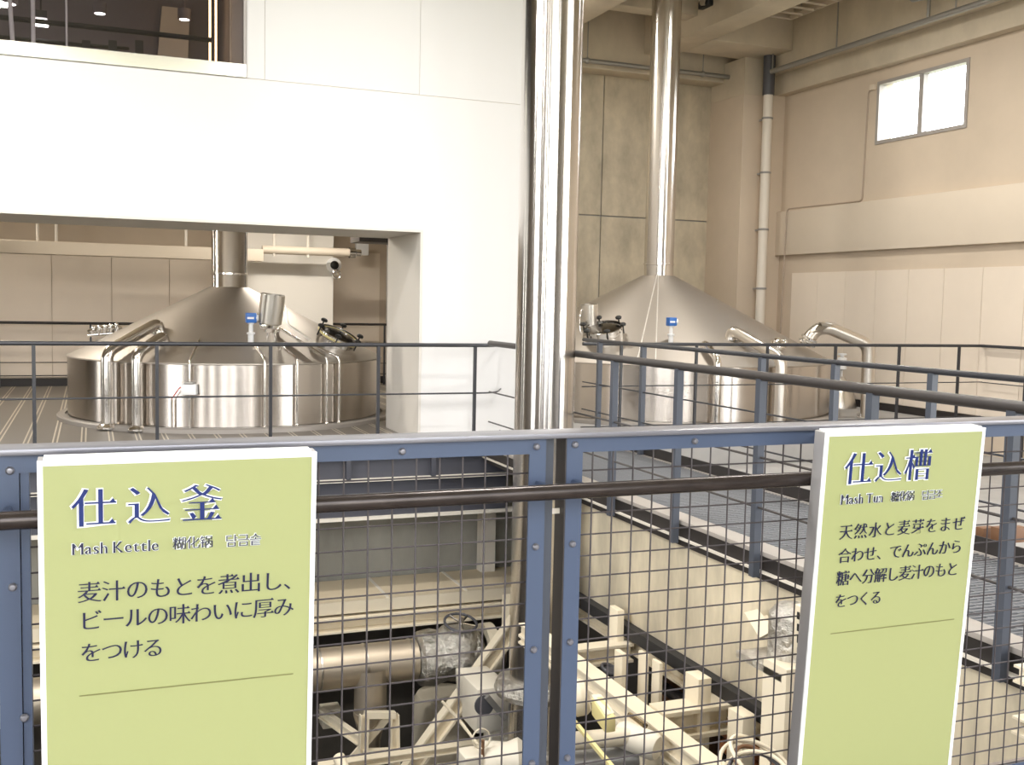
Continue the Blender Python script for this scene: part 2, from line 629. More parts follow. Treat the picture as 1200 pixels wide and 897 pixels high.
# -- kettle room walls
mb = MB()
mb.box(XL, 5.34, 19.5, 19.8, 0, 3.4)
struct('wall_back', mb, 'beige_wall', 'rear wall of the left tank room', 'wall')
mb = MB()
for i in range(14):
    x0 = -8.2+i*.95
    mb.box(x0, x0+.94, 19.47, 19.5, .15, 2.45)
struct('trim_7', mb, 'beige_panel', 'beige lining panels on the rear wall of the left tank room', 'trim')
struct('trim_8', MB().box(2.3, 3.95, 18.3, 19.47, 0, 3.3), 'white_reveal', 'pale wall pier behind the left tank', 'pier')
struct('baseboard_back', MB().box(XL, 5.2, 19.40, 19.47, 0, .13), 'black_steel', 'black baseboard behind the left tank', 'baseboard')
# -- left wall and the glazed wall behind the visitors (seen only in reflections)
mb = MB()
for y0, y1 in ((4.4, 12.8), (13.3, 16.1), (16.7, 19.8)):
    mb.box(XL-.2, XL, y0, y1, PITZ, ZC)
for y0, y1 in ((12.8, 13.3), (16.1, 16.7)):
    mb.box(XL-.2, XL, y0, y1, PITZ, .2).box(XL-.2, XL, y0, y1, 2.9, ZC)
mb.box(XL-.2, XL, YB-.2, .4, PITZ, ZC).box(XL-.2, XL, .4, 4.4, PITZ, WZ0).box(XL-.2, XL, .4, 4.4, WZ1, ZC)
mb.box(XL-.15, XL+.02, 2.35, 2.45, WZ0, WZ1)
struct('wall_left', mb, 'hall_dark', 'left wall of the hall with a tall window', 'wall')
mb = MB()
mb.box(XL, 5.0, YB-.2, YB, PITZ, WZ0).box(XL, 5.0, YB-.2, YB, WZ1, ZC).box(5.0, XR+.3, YB-.2, YB, PITZ, ZC)
for x0, x1 in ((-9, -8.2), (-6.9, -5.2), (-4.2, -2.6), (-.9, -.4), (.9, 1.9), (3.1, 3.9), (4.7, 5.0)):
    mb.box(x0, x1, YB-.15, YB+.02, WZ0, WZ1)
struct('wall_front', mb, 'hall_dark', 'glazed wall behind the visitors', 'wall')
# -- pit walls, the lower ones coloured dark to stand in for shade
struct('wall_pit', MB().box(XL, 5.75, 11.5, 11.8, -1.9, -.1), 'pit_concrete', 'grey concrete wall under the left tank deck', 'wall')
struct('wall_pit', MB().box(XL, 5.75, 11.45, 11.8, PITZ, -1.9), 'shaded_pit_wall', 'lower pit wall behind the machinery, coloured dark for shade', 'wall')
struct('wall_pit', MB().box(XL, 3.9, 2.3, 2.6, PITZ, -.36), 'shaded_pit_wall', 'pit wall under the visitor floor', 'wall')
struct('wall_pit', MB().box(5.4, 5.75, YB, 11.44, PITZ, -.45), 'shaded_pit_wall', 'pit wall beyond the grating walkway', 'wall')
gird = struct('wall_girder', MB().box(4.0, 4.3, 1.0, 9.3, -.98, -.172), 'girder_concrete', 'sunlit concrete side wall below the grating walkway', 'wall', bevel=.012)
# -- deck edge under the kettle railing
mb = MB()
mb.box(XL, 4.3, 10.62, 10.74, -.10, .02)
struct('trim_9', mb, 'kerb_white', 'pale steel edge of the left tank deck', 'trim')
mb = MB()
mb.box(XL, 4.24, 10.66, 10.70, -.70, -.10)
for i in range(14):
    x = -8.6+i*.92
    mb.box(x, x+.05, 10.60, 10.66, -.30, -.10)
struct('trim_10', mb, 'fascia_blue', 'dark blue-grey steel edge beams below the left tank deck', 'trim')
mb = MB()
mb.box(XL, 4.24, 10.60, 10.66, -.325, -.295)
mb.box(XL, 4.4, 10.62, 10.74, -.735, -.70)
struct('trim_11', mb, 'pale_line', 'pale flanges on the dark steel edge beams', 'trim')
struct('trim_12', MB().box(4.20, 4.37, 11.28, 11.44, -1.575, -.75), 'pale_line', 'white post on the grey pit wall', 'trim')

# ================================================================== LOW MACHINE COVER (cream platform at the pit wall)
t = thing('machine_cover_platform', 'long cream panelled platform along the grey pit wall', 'platform', (-2.4, 10.9, -1.85))
mb = MB()
x = 4.65
while x > -8.5:
    mb.box(x-.865, x, 10.60, 11.44, -1.60, -1.575)
    x -= .88
mb.build('cover_panel', 'deck_panel', t)
for k in range(15):
    x = 4.65-.8725-.88*k
    MB().box(x-.016, x+.016, 10.60, 11.44, -1.576, -1.568).build('joint_strip', 'pale_line', t)
MB().box(XL+.02, 4.65, 10.62, 11.44, -1.64, -1.60).build('cover_support', 'cream_shade', t)
MB().box(XL+.02, 4.65, 10.57, 10.61, -1.70, -1.575).build('edge_strip', 'cream_shade', t)
mb = MB()
mb.prof_bar((XL+.02, 10.62, -1.80), (4.45, 10.62, -1.80), [(-.05, -.09), (.10, -.09), (.10, -.07), (-.03, -.07), (-.03, .05), (.10, .05), (.10, .07), (-.05, .07)])
mb.build('edge_channel', 'cream_steel', t)

# ================================================================== RIGHT WALKWAY
wk = thing('grating_walkway', 'raised walkway of grey steel grating on the right side', 'walkway', (4.7, 5.8, -.17))
mb = MB()
mb.box(4.14, 5.33, .4, 11.1, -.035, -.012)
mb.build('deck_plate', 'plate_grey', wk)
mb = MB()
y = .45
while y < 11.05:
    mb.box(4.14, 5.33, y, y+.012, -.014, .004)
    y += .045
for i in range(12):
    x = 4.16+i*.108
    mb.box(x, x+.006, .4, 11.05, -.014, .001)
mb.build('grating', 'grating', wk)
MB().box(3.97, 4.14, .4, 10.7, -.018, .012).build('kerb_flange', 'kerb_white', wk, bevel=.004)
MB().box(3.985, 4.01, .4, 10.7, -.115, -.018).build('side_channel', 'black_steel', wk)
MB().box(3.955, 4.01, .4, 10.7, -.125, -.113).build('lower_flange', 'pale_line', wk)
MB().box(3.975, 4.01, .4, 10.7, -.172, -.128).build('side_channel', 'black_steel', wk)
MB().box(5.39, 5.402, .4, 11.1, 0, .10).build('toe_board', 'black_steel', wk)
MB().box(5.33, 5.45, .4, 11.1, -.03, .0).build('kerb_flange', 'kerb_white', wk)
MB().box(5.38, 5.42, .4, 11.1, -.44, -.03).build('side_channel', 'black_steel', wk)
# timber blocks in the gap beyond it
for k, (px_, lab) in enumerate(((1158, 'left brown block in the dark gap right of the walkway'), (1176, 'middle brown block in the dark gap right of the walkway'), (1193, 'right brown block in the dark gap right of the walkway'))):
    p = at(px_, 626, X=5.7)
    tag(MB().box(5.62, 5.74, p.y-.035, p.y+.035, p.z-.05, p.z+.05).build('timber_block', 'brown', bevel=.004), lab, 'block', 'timber blocks by the walkway')


def railing(name, label, a, b, posts, z0, ztop, mids, r_top, m_rail, m_post, post_w, toe=None, group=None, mid_r=.008, base_z=None):
    """straight railing a-b (x, y); posts at fractions along it"""
    a, b = Vector((*a, 0)), Vector((*b, 0))
    t = thing(name, label, 'railing', ((a.x+b.x)/2, (a.y+b.y)/2, z0), group)
    up = Vector((0, 0, 1))
    MB().tube([a+up*ztop, b+up*ztop], r_top, 12).build('top_rail', m_rail, t)
    for z in mids:
        MB().tube([a+up*z, b+up*z], mid_r, 8).build('mid_rail', m_rail, t)
    d = (b-a).normalized()
    for f in posts:
        p = a+d*f
        MB().bar(p+up*(z0 if base_z is None else base_z), p+up*(ztop-r_top*.6), post_w[0], post_w[1], up=d).build('post', m_post, t)
    if toe:
        MB().bar(a+up*(z0+toe/2), b+up*(z0+toe/2), .012, toe).build('toe_board', m_post, t)
    return t


# near and far handrails of the walkway
PB = [at(x, 480, X=3.925).y for x in (719, 794.5, 891, 1022, 1189)]
railing('walkway_railing', 'blue-grey railing with thick dark handrail on the near side of the walkway', (3.925, 1.0), (3.925, 10.4),
        [y-1.0 for y in PB], 0, 1.135, (.62, .30), .030, 'brown_steel', 'blue_post', (.05, .05), base_z=-.15)
PA = [at(x, 480, X=5.36).y for x in (701, 752, 891, 977, 1091)]
railing('walkway_railing', 'blue-grey railing with thin dark handrail on the far side of the walkway', (5.36, 1.0), (5.36, 11.1),
        [y-1.0 for y in PA], 0, 1.155, (.66, .34), .022, 'dark_rail', 'blue_post', (.05, .05))
# railing before the tun
PX = [at(x, 450, Y=11.12).x for x in (727, 815, 898, 977.5, 1052, 1122, 1189)]
t = railing('deck_railing', 'thin black railing along the deck edge in front of the right tank', (5.36, 11.12), (11.55, 11.12),
            [x-5.36 for x in PX], 0, 1.105, (.60, .12), .021, 'dark_rail', 'dark_rail', (.03, .03), mid_r=.007)
# railing before the kettle (returns to the wall at its right end)
PX = [at(x, 460, Y=10.70).x for x in (40, 184, 317, 443, 556)]
PX = [PX[0]-3.09, PX[0]-2.06, PX[0]-1.03]+PX
for z, r_ in ((1.105, .021), (.60, .007), (.12, .007)):
    MB().tube([(11.50, 11.12, z), (11.50, 6.0, z)], r_, 10).build('top_rail' if z > 1 else 'mid_rail', 'dark_rail', t)
for y_ in (10.35, 9.4, 8.45, 7.5, 6.55):
    MB().box(11.485, 11.515, y_-.015, y_+.015, -.42, 1.09).build('post', 'dark_rail', t)
t = thing('deck_railing', 'thin black railing along the deck edge in front of the left tank', 'railing', (0, 10.7, 0))
for z, r_ in ((1.10, .021), (.58, .009), (.10, .009)):
    MB().tube(path([(-6, 10.70, z), (4.12, 10.70, z), (4.36, 11.18, z)], .2), r_, 10).build('top_rail' if z > 1 else 'mid_rail', 'dark_rail', t)
for x in PX:
    MB().box(x-.016, x+.016, 10.685, 10.715, .02, 1.09).build('post', 'dark_rail', t)
# railings behind the kettle
railing('rear_railing', 'black railing along the rear wall left of the left tank', (-7, 19.1), (2.2, 19.1), [.8, 2.5, 4.2, 5.6, 7.0, 8.4], 0, 1.08, (.42, .2), .024,
        'black_steel', 'dark_rail', (.03, .03), mid_r=.008)
railing('rear_railing', 'short black railing between the pale pier and the opening edge', (3.97, 19.0), (5.2, 19.0), [.1, 1.1], 0, 1.12, (.72, .4, .2), .022,
        'black_steel', 'dark_rail', (.03, .03), mid_r=.008)

# ================================================================== BREWING VESSELS
ZT = .80


def vessel(c, R, zap, rap):
    """implicit tank outline: returns hit(px, py) on its skin and the cone height at a radius"""
    def cone(r):
        return ZT+(zap-ZT)*(R-r)/(R-rap)

    def hit(x, y):
        d = ray(x, y)
        tt = 8.0
        while tt < 26:
            p = EYE+d*tt
            r = math.hypot(p.x-c[0], p.y-c[1])
            if r <= R and p.z <= cone(max(r, rap)):
                return p
            tt += .004
        return EYE+d*15

    def nrm(p):
        q = Vector((p.x-c[0], p.y-c[1], 0)).normalized()
        if p.z < ZT-.01:
            return q
        s_ = (zap-ZT)/(R-rap)
        return (Vector((0, 0, 1))+q*s_).normalized()
    return cone, hit, nrm


def vessel_shell(t, c, R, zap, rap, chim_r, chim_top):
    MB().lathe([(0, .06), (R-.0, .06), (R, .08), (R, ZT-.02)], (c[0], c[1], 0), seg=128).build('tank_body', 'steel', t)
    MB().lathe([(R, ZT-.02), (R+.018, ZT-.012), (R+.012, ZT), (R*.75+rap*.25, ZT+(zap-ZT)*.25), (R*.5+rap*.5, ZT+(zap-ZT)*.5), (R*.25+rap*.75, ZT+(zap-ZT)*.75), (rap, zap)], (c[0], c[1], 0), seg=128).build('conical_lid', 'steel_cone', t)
    MB().lathe([(0, 0), (R+.13, 0), (R+.13, .045), (R+.11, .06), (R+.03, .06), (R+.03, .035), (0, .035)], (c[0], c[1], 0.001), seg=128).build('base_ring', 'ring_grey', t)
    ch = MB().lathe([(rap, zap-.03), (chim_r, zap), (chim_r, chim_top)], (c[0], c[1], 0), seg=64).build('chimney', 'flue_steel', t)
    MB().lathe([(chim_r, zap+.16), (chim_r+.012, zap+.165), (chim_r+.012, zap+.185), (chim_r, zap+.19)], (c[0], c[1], 0), seg=64).build('joint_band', 'polished', ch)


def manhole(t, p, n, r, lid_open=False, yellow=False):
    n = Vector(n).normalized()
    hs = MB().lathe([(r*.94, -.10), (r*.94, .07), (r, .075), (r, .105), (r*.93, .11), (r*.93, .09)], p, n, 40).build('manhole', 'chrome', t)
    MB().lathe([(0, .10), (r*.55, .10), (r*.86, .085), (r*.9, .065), (r*.9, .05), (0, .05)], p, n, 40).build('manhole_lid', 'dark_glass_steel', hs)
    if yellow:
        MB().torus(p+n*.075, r*.985, .016, n).build('reflection_ring', 'yellow', hs)  # yellow ring imitates yellow-green reflections on the manhole rim
    a = n.orthogonal().normalized()
    b = n.cross(a)
    for k in range(6):
        an = 2*PI*k/6+.5
        q = p+(a*math.cos(an)+b*math.sin(an))*r*1.06
        MB().lathe([(.010, .02), (.010, .13), (.04, .135), (.045, .155), (.03, .17), (0, .172)], q, n, 14).build('clamp_knob', 'black', hs)


mat('dark_glass_steel', (.18, .17, .16), .18, 1)


def sensor(t, p, s=1.0):
    u = Vector((0, 0, 1))
    st = MB().lathe([(.035*s, -.03), (.035*s, .10*s), (.05*s, .105*s), (.05*s, .125*s), (.026*s, .13*s), (.026*s, .22*s), (.04*s, .225*s), (.04*s, .25*s), (0, .25*s)], p, u, 18).build('level_sensor', 'white_plastic', t)
    q = p+u*.25*s
    MB().box(q.x-.062*s, q.x+.062*s, q.y-.05*s, q.y+.05*s, q.z-.01, q.z+.11*s).build('sensor_head', 'sensor_blue', st, bevel=.012)
    MB().lathe([(0, 0), (.04*s, 0), (.04*s, .03*s), (0, .035*s)], q+Vector((.062*s, -.01, .05*s)), (1, -.35, 0), 16).build('sensor_cap', 'white_plastic', st)
    MB().box(q.x-.05*s, q.x+.03*s, q.y-.053*s, q.y-.05*s, q.z+.035*s, q.z+.06*s).build('nameplate', 'white_plastic', st)


def canister(t, p, axis, r, h, m='satin_steel'):
    axis = Vector(axis).normalized()
    c = MB().lathe([(0, 0), (r*.92, 0), (r, .015), (r, h), (r*.96, h), (r*.96, h*.55), (0, h*.55)], p, axis, 36).build('sight_lamp_housing', m, t)
    MB().lathe([(r*.45, -.10), (r*.5, -.07), (r*.7, -.04), (r*.7, 0), (0, 0)], p, axis, 24).build('swivel_joint', 'chrome', c)
    return c


def foot(mb, p):
    mb.lathe([(.045, 0), (.045, .018), (.02, .03)], (p.x, p.y, .05), (0, 0, 1), 14)


# ---- left vessel
KC, KR, KA, KRA = (1.72, 14.4), 2.0, 1.70, .25
cone, hit, nrm = vessel(KC, KR, KA, KRA)
kt = thing('mash_kettle', 'left stainless brewing tank with conical lid seen through the white wall opening', 'brewing tank', (KC[0], KC[1], 0))
vessel_shell(kt, KC, KR, KA, KRA, .232, 3.3)


def rim_dir(x):
    """outward direction and skin point where a vertical pipe at photo column x runs down the tank"""
    p = hit(x, 470)
    return p, Vector((p.x-KC[0], p.y-KC[1], 0)).normalized()


def drop_pipe(t, lidpx, colx, r, m, off, center, hitf, zfoot=.05, name='lid_pipe', rise=None):
    """pipe that leaves the lid, runs down above its slope and drops along the side"""
    a = hitf(*lidpx)
    p = hitf(colx, 470)
    o = Vector((p.x-center[0], p.y-center[1], 0)).normalized()
    q = Vector((p.x, p.y, 0))+o*off
    h = rise or off*.9
    top = a+Vector((0, 0, h))
    knee = Vector((q.x, q.y, ZT+.02+h*.8))
    mb = MB()
    mb.tube(path([a-Vector((0, 0, .05)), top, knee, Vector((q.x, q.y, zfoot))], min(.16, h*.95+.02)), r, 18)
    ob = mb.build(name, m, t)
    MB().lathe([(r*1.7, 0), (r*1.7, .02), (r*1.25, .05), (r, .06)], (q.x, q.y, zfoot-.03), (0, 0, 1), 18).build('foot_flange', 'polished', ob)
    MB().lathe([(r*1.35, 0), (r*1.35, .03), (r, .035)], a-Vector((0, 0, .03)), (0, 0, 1), 18).build('lid_collar', 'polished', ob)
    return ob


drop_pipe(kt, (187, 388), 135, .068, 'polished', .12, KC, hit)
drop_pipe(kt, (193, 402), 167, .060, 'polished', .11, KC, hit)
for lid, colx in (((298, 409), 309), ((328, 409), 346), ((326, 388), 380), ((364, 408), 394)):
    drop_pipe(kt, lid, colx, .017, 'polished', .05, KC, hit, name='spray_tube')
# junction box with its feed tubes
p, o = rim_dir(224)
u = Vector((0, 0, 1))
b = hit(224, 456)+o*.07
s_ = Vector((-o.y, o.x, 0))
m_ = Matrix((s_, o, u)).transposed().to_4x4()
m_.translation = b
jb = MB().box(-.085, .085, -.05, .05, -.06, .06, m_).build('junction_box', 'white_plastic', kt, bevel=.012)
MB().box(-.05, .05, -.065, .05, .055, .085, m_).build('box_lid', 'grey_pipe', jb, bevel=.008)
MB().tube(path([hit(235, 402)+Vector((0, 0, -.03)), hit(235, 404)+u*.07, Vector((b.x, b.y, ZT+.02)), Vector((b.x, b.y, .05))], .05), .016, 12).build('spray_tube', 'polished', kt)
p2 = hit(203, 467)+o*.06
rd = MB().tube([p2, (p2.x, p2.y, .05)], .014, 10).build('drain_tube', 'polished', kt)
MB().tube(path([b-s_*.08*(1 if (b-s_*.08-p2).length < (b+s_*.08-p2).length else -1), (b+p2)/2+u*.09, p2], .03), .007, 8).build('red_lead', 'red', rd)
# lid fittings
sensor(kt, hit(294, 402), 1.0)
pc = hit(317, 399)
cax = Vector((.10, -.12, 1))
cn = canister(kt, pc+Vector((-.02, -.05, .20)), cax, .145, .36)
mb = MB()
for dx in (-.05, .05):
    mb.tube([pc+Vector((dx, 0, -.02)), pc+Vector((dx*.5, -.05, .14))], .018, 10)
mb.ball(pc+Vector((-.10, -.12, .18)), .055)
mb.build('lamp_bracket', 'chrome', kt)
MB().tube(path([pc+Vector((.15, -.16, .42)), pc+Vector((.17, -.18, .20)), pc+Vector((.42, -.30, .02))], .05), .014, 10).build('lamp_conduit', 'satin_steel', kt)
pm = hit(392, 405)
manhole(kt, pm+nrm(pm)*.06, nrm(pm), .27, yellow=True)
pv = hit(122, 395)
mb = MB()
for i in range(5):
    q = pv+Vector((-.13+i*.07, .02, .03+.012*i))
    mb.lathe([(.035, 0), (.035, .05), (.05, .055), (.05, .07), (0, .075)], q, (.2*(i-2), -.3, 1), 14)
    mb.ball(q+Vector((0, -.02, .08)), .026)
mb.tube([pv+Vector((-.20, 0, .02)), pv+Vector((.22, .03, .06))], .022, 12)
mb.build('valve_cluster', 'chrome', kt)

# ---- right vessel
TC, TR, TA, TRA = (8.1, 14.2), 2.6, 2.03, .245
tcone, thit, tnrm = vessel(TC, TR, TA, TRA)
tn = thing('mash_tun', 'right stainless brewing tank with tall conical lid behind two railings', 'brewing tank', (TC[0], TC[1], 0))
vessel_shell(tn, TC, TR, TA, TRA, .225, ZC)
for px_ in (752, 769):
    mb = MB()
    ang = math.atan2(thit(px_, 400).y-TC[1], thit(px_, 400).x-TC[0])
    d = Vector((math.cos(ang), math.sin(ang), 0))
    c0 = Vector((TC[0], TC[1], 0))
    mb.tube([c0+d*TRA+Vector((0, 0, TA+.004)), c0+d*TR+Vector((0, 0, ZT+.004))], .009, 6)
    mb.build('weld_seam', 'weld', tn)
sensor(tn, thit(786, 402), .95)
pm = thit(709, 398)
manhole(tn, pm+tnrm(pm)*.08, (tnrm(pm)+Vector((0, 0, .3))).normalized(), .27)
pc = thit(690, 392)
canister(tn, pc+Vector((0, -.02, .06)), (-.08, -.05, 1), .125, .36)
MB().tube(path([pc+Vector((-.13, -.05, .36)), pc+Vector((-.2, -.1, .30)), pc+Vector((-.2, -.14, .0)), pc+Vector((-.08, -.2, -.06))], .08), .012, 10).build('lamp_conduit', 'polished', tn)
drop_pipe(tn, (824, 410), 836, .055, 'polished', .11, TC, thit)
drop_pipe(tn, (856, 396), 906, .075, 'satin_steel', .13, TC, thit)
pj = thit(910, 408)
mb = MB()
mb.lathe([(.09, -.05), (.09, .03), (.115, .035), (.115, .06), (.085, .065), (.085, .11), (.06, .13), (0, .13)], pj, tnrm(pj), 20)
mb.ball(pj+Vector((.08, -.05, .08)), .05)
mb.build('valve_cluster', 'chrome', tn)
# large swan-neck pipe at the right shoulder
pe = thit(946, 402)
ex = at(1018, 440, Y=pe.y-.25)
top = at(968, 383, Y=pe.y-.05)
knee = at(1018, 404, Y=pe.y-.25)
sw = MB().tube(path([pe-tnrm(pe)*.03, at(953, 388, Y=pe.y), top, knee, Vector((ex.x, ex.y, .03))], .13), .092, 22).build('swan_neck_pipe', 'satin_steel', tn)
MB().lathe([(.13, 0), (.13, .03), (.10, .035)], pe-tnrm(pe)*.01, tnrm(pe), 22).build('pipe_flange', 'chrome', sw)
MB().lathe([(.125, 0), (.125, .03), (.095, .035)], pe+tnrm(pe)*.06, tnrm(pe), 22).build('pipe_flange', 'chrome', sw)
MB().lathe([(.14, 0), (.14, .025), (.1, .04)], (ex.x, ex.y, .005), (0, 0, 1), 22).build('foot_flange', 'chrome', sw)
for k in range(8):
    a_ = 2*PI*k/8
    MB().lathe([(.014, 0), (.014, .05), (0, .055)], (ex.x+.118*math.cos(a_), ex.y+.118*math.sin(a_), .03), (0, 0, 1), 8).build('bolt', 'chrome', sw)

# ---- bell shaped drain cover and its little valve, beside the right tank
pf = at(984, 487, Y=13.6)
fz = thing('bell_shaped_vent', 'small steel bell-shaped vent with valve beside the right tank', 'vent', (pf.x, pf.y, 0))
MB().lathe([(0, 0), (.25, 0), (.25, .05), (.21, .20), (.15, .34), (.07, .46), (.03, .50), (0, .50)], (pf.x, pf.y, 0), seg=32).build('bell', 'satin_steel', fz)
MB().lathe([(.02, .50), (.02, .60), (.075, .62), (.075, .80), (.03, .81), (.03, .84), (.07, .845), (.07, .87), (0, .875)], (pf.x, pf.y, 0), seg=20).build('valve', 'white_plastic', fz)

# ================================================================== BIG FLUE PIPE IN FRONT
fx, fy, frd = 3.60, 8.2, .255
fl = thing('steel_flue', 'big polished steel flue pipe rising from the pit in the middle', 'pipe', (fx, fy, PITZ))
MB().lathe([(frd, PITZ), (frd, ZC)], (fx, fy, 0), seg=72).build('pipe', 'flue_steel', fl)
pz = at(612, 815, Y=fy-.2).z
MB().lathe([(frd, pz+.06), (frd+.10, pz+.05), (frd+.13, pz-.02), (frd+.11, pz-.07), (frd, pz-.08)], (fx, fy, 0), seg=40).build('lagging_collar', 'foil', fl)
MB().lathe([(frd, pz-.50), (frd+.14, pz-.52), (frd+.16, pz-.62), (frd+.12, pz-.75), (frd+.18, pz-1.0), (frd, pz-1.05)], (fx, fy, 0), seg=40).build('lagging_collar', 'foil', fl)
MB().lathe([(frd, PITZ), (frd+.15, PITZ), (frd+.15, PITZ+.04), (frd, PITZ+.05)], (fx, fy, 0), seg=40).build('base_flange', 'cream_steel', fl)

# ================================================================== WALL AND CEILING SERVICES
t = thing('downpipe', 'pale vertical downpipe with dark top in the corner by the pier', 'pipe', (11.2, 15.9, 0))
dx, dy = at(897, 200, Y=15.86).x, 15.86
MB().tube([(dx, dy, 0), (dx, dy, 5.32)], .085, 20).build('pipe', 'downpipe', t)
MB().tube([(dx, dy, 5.32), (dx, dy, 6.0)], .105, 20).build('dark_sleeve', 'dark_pipe', t)
for z in (.9, 1.9, 2.95, 3.95, 4.9):
    MB().lathe([(.086, 0), (.10, .005), (.10, .03), (.086, .035)], (dx, dy, z), seg=20).box(dx-.01, dx+.01, dy+.08, 16.1, z, z+.03).build('pipe_clip', 'seam', t)
t = thing('electrical_conduit', 'thin beige conduit stepping along the right wall below the small window', 'conduit', (XR-.05, 14.5, 2.5))
y1, y2 = at(1018, 100, X=11.58).y, 16.0
MB().tube(path([(11.585, y1-.12, 5.10), (11.585, y1, 5.08), (11.585, y1+.04, 3.33), (11.485, y2-.35, 3.33), (11.485, y2-.3, .9)], .08), .013, 8).build('conduit', 'conduit_tan', t)
MB().box(11.53, 11.60, y1-.16, y1-.08, 5.06, 5.14).build('conduit_box', 'beige_band', t)
t = thing('sprinkler_pipe', 'long grey pipe with hangers under the ceiling along the right wall', 'pipe', (11.1, 8, 5.7))
MB().tube([(11.1, -2, 5.70), (11.1, 15.72, 5.70)], .045, 14).build('pipe', 'grey_pipe', t)
for y in (5.5, 8.5, 11.5, 14.0, 15.7):
    MB().tube([(11.1, y, 5.70), (11.1, y, 6.89)], .012, 8).build('hanger', 'grey_pipe', t)
mb = MB()
q = at(1085, 12, X=11.05)
mb.tube(path([(11.1, q.y, 5.70), (11.1, q.y, 6.02), (11.0, q.y+.25, 6.02), (11.0, q.y+.25, 6.89)], .05), .026, 10)
mb.build('branch_pipe', 'grey_pipe', t)
t = thing('sprinkler_pipe', 'long grey pipe with hangers under the ceiling along the rear wall', 'pipe', (8, 16.6, 5.75))
MB().tube([(4.75, 16.6, 5.74), (11.0, 16.6, 5.74)], .04, 14).build('pipe', 'grey_pipe', t)
for x in (5.5, 7.95, 10.25):
    MB().tube([(x, 16.6, 5.74), (x, 16.6, 6.89)], .010, 8).ball((x, 16.6, 5.74), .055).build('hanger', 'grey_pipe', t)
for (x0, x1, y0, y1, z, lab) in ((10.35, 10.85, 8, 14.9, 6.35, 'cream cable tray hung under the ceiling by the right wall'),
                                 (7.7, 8.2, 6, 13.6, 6.5, 'cream cable tray hung under the ceiling by the thin chimney')):
    t = thing('cable_tray', lab, 'cable tray', ((x0+x1)/2, (y0+y1)/2, z))
    MB().box(x0, x0+.02, y0, y1, z, z+.08).build('side_rail', 'beige_band', t)
    MB().box(x1-.02, x1, y0, y1, z, z+.08).build('side_rail', 'beige_band', t)
    y = y1-.05
    while y > y0:
        MB().box(x0+.02, x1-.02, y, y+.03, z, z+.025).build('rung', 'beige_band', t)
        y -= .3
    for i in range(4):
        y = y1-.3-i*1.5
        for x in (x0+.01, x1-.01):
            MB().tube([(x, y, z+.02), (x, y, ZC)], .008, 6).build('hanger', 'grey_pipe', t)
q = at(833, 6, Z=6.35)
t = thing('ceiling_projector', 'small black device hung under the ceiling between chimney and girder', 'projector', (q.x, q.y, 6.3))
MB().box(q.x-.14, q.x+.14, q.y-.16, q.y+.16, 6.30, 6.42).build('housing', 'black', t, bevel=.02)
MB().lathe([(.05, 0), (.06, .06), (0, .05)], (q.x-.14, q.y-.05, 6.36), (-1, -.3, 0), 14).build('lens', 'chrome', t)
MB().tube([(q.x, q.y, 6.42), (q.x, q.y, ZC)], .02, 8).build('hanger', 'dark_pipe', t)
# kettle-room services
t = thing('service_duct', 'long square beige duct under the ceiling behind the left tank', 'duct', (-2, 17.7, 2.5))
zz = at(200, 288, Y=17.6).z
z2 = at(200, 303, Y=17.6).z
xe = at(412, 297, Y=17.6).x
xd = at(309, 297, Y=17.6).x
MB().box(XL+.02, xd, 17.6, 17.95, z2, zz).build('duct', 'beige_band', t, bevel=.02)
for px_ in (44, 66, 218, 321, 361):
    x = at(px_, 275, Y=17.75).x
    MB().tube([(x, 17.75, zz-(.1 if px_ > 309 else 0)), (x, 17.75, 3.3)], .022, 8).build('hanger', 'downpipe', t)
zp = at(360, 294.5, Y=17.77).z
MB().tube([(xd, 17.77, zp), (xe, 17.77, zp)], .07, 16).build('duct_pipe', 'beige_band', t)
MB().lathe([(.09, 0), (.09, .10), (.06, .12), (.06, .2), (0, .2)], (xe, 17.77, zp), (1, 0, 0), 18).build('end_valve', 'chrome', t)
q = at(425, 291, Y=18.9)
tag(MB().box(q.x-.13, q.x+.10, 18.85, 18.97, q.z-.13, q.z+.13).tube([(q.x, 18.91, q.z), (q.x, 18.91, 3.3)], .02, 8).build('wall_box', 'white_plastic', bevel=.01), 'small white box near the duct end by the opening edge', 'electrical box')
q = at(391, 311, Y=18.3)
t = thing('dome_camera', 'round white camera with dark centre on the pale pier', 'camera', (q.x, 18.3, q.z))
MB().lathe([(0, 0), (.13, 0), (.13, .04), (.10, .07), (.07, .08)], (q.x, 18.3, q.z), (0, -1, 0), 24).build('housing', 'white_plastic', t)
MB().lathe([(.08, .06), (.07, .10), (.03, .13), (0, .135)], (q.x, 18.3, q.z), (0, -1, 0), 20).build('lens_dome', 'black', t)
q = at(399, 322, Y=18.3)
t = thing('wall_valve', 'small chrome valve below the round camera on the pale pier', 'valve', (q.x, 18.3, q.z))
MB().tube([(q.x-.10, 18.22, q.z), (3.97, 18.22, q.z), ], .025, 10).build('pipe', 'chrome', t)
MB().torus((q.x-.10, 18.16, q.z), .07, .015, (0, -1, 0), 20, 8).tube([(q.x-.10, 18.3, q.z), (q.x-.10, 18.14, q.z)], .02, 8).build('hand_wheel', 'chrome', t)
# ceiling lamp box inside the kettle room opening, pinkish trunking
q = at(440, 281, Y=16.0)
tag(MB().box(q.x-.35, 5.2, 15.6, 16.2, q.z-.06, 3.3).build('trunking_box', 'brown_steel', bevel=.01), 'brown trunking box in the upper right corner behind the opening', 'trunking')

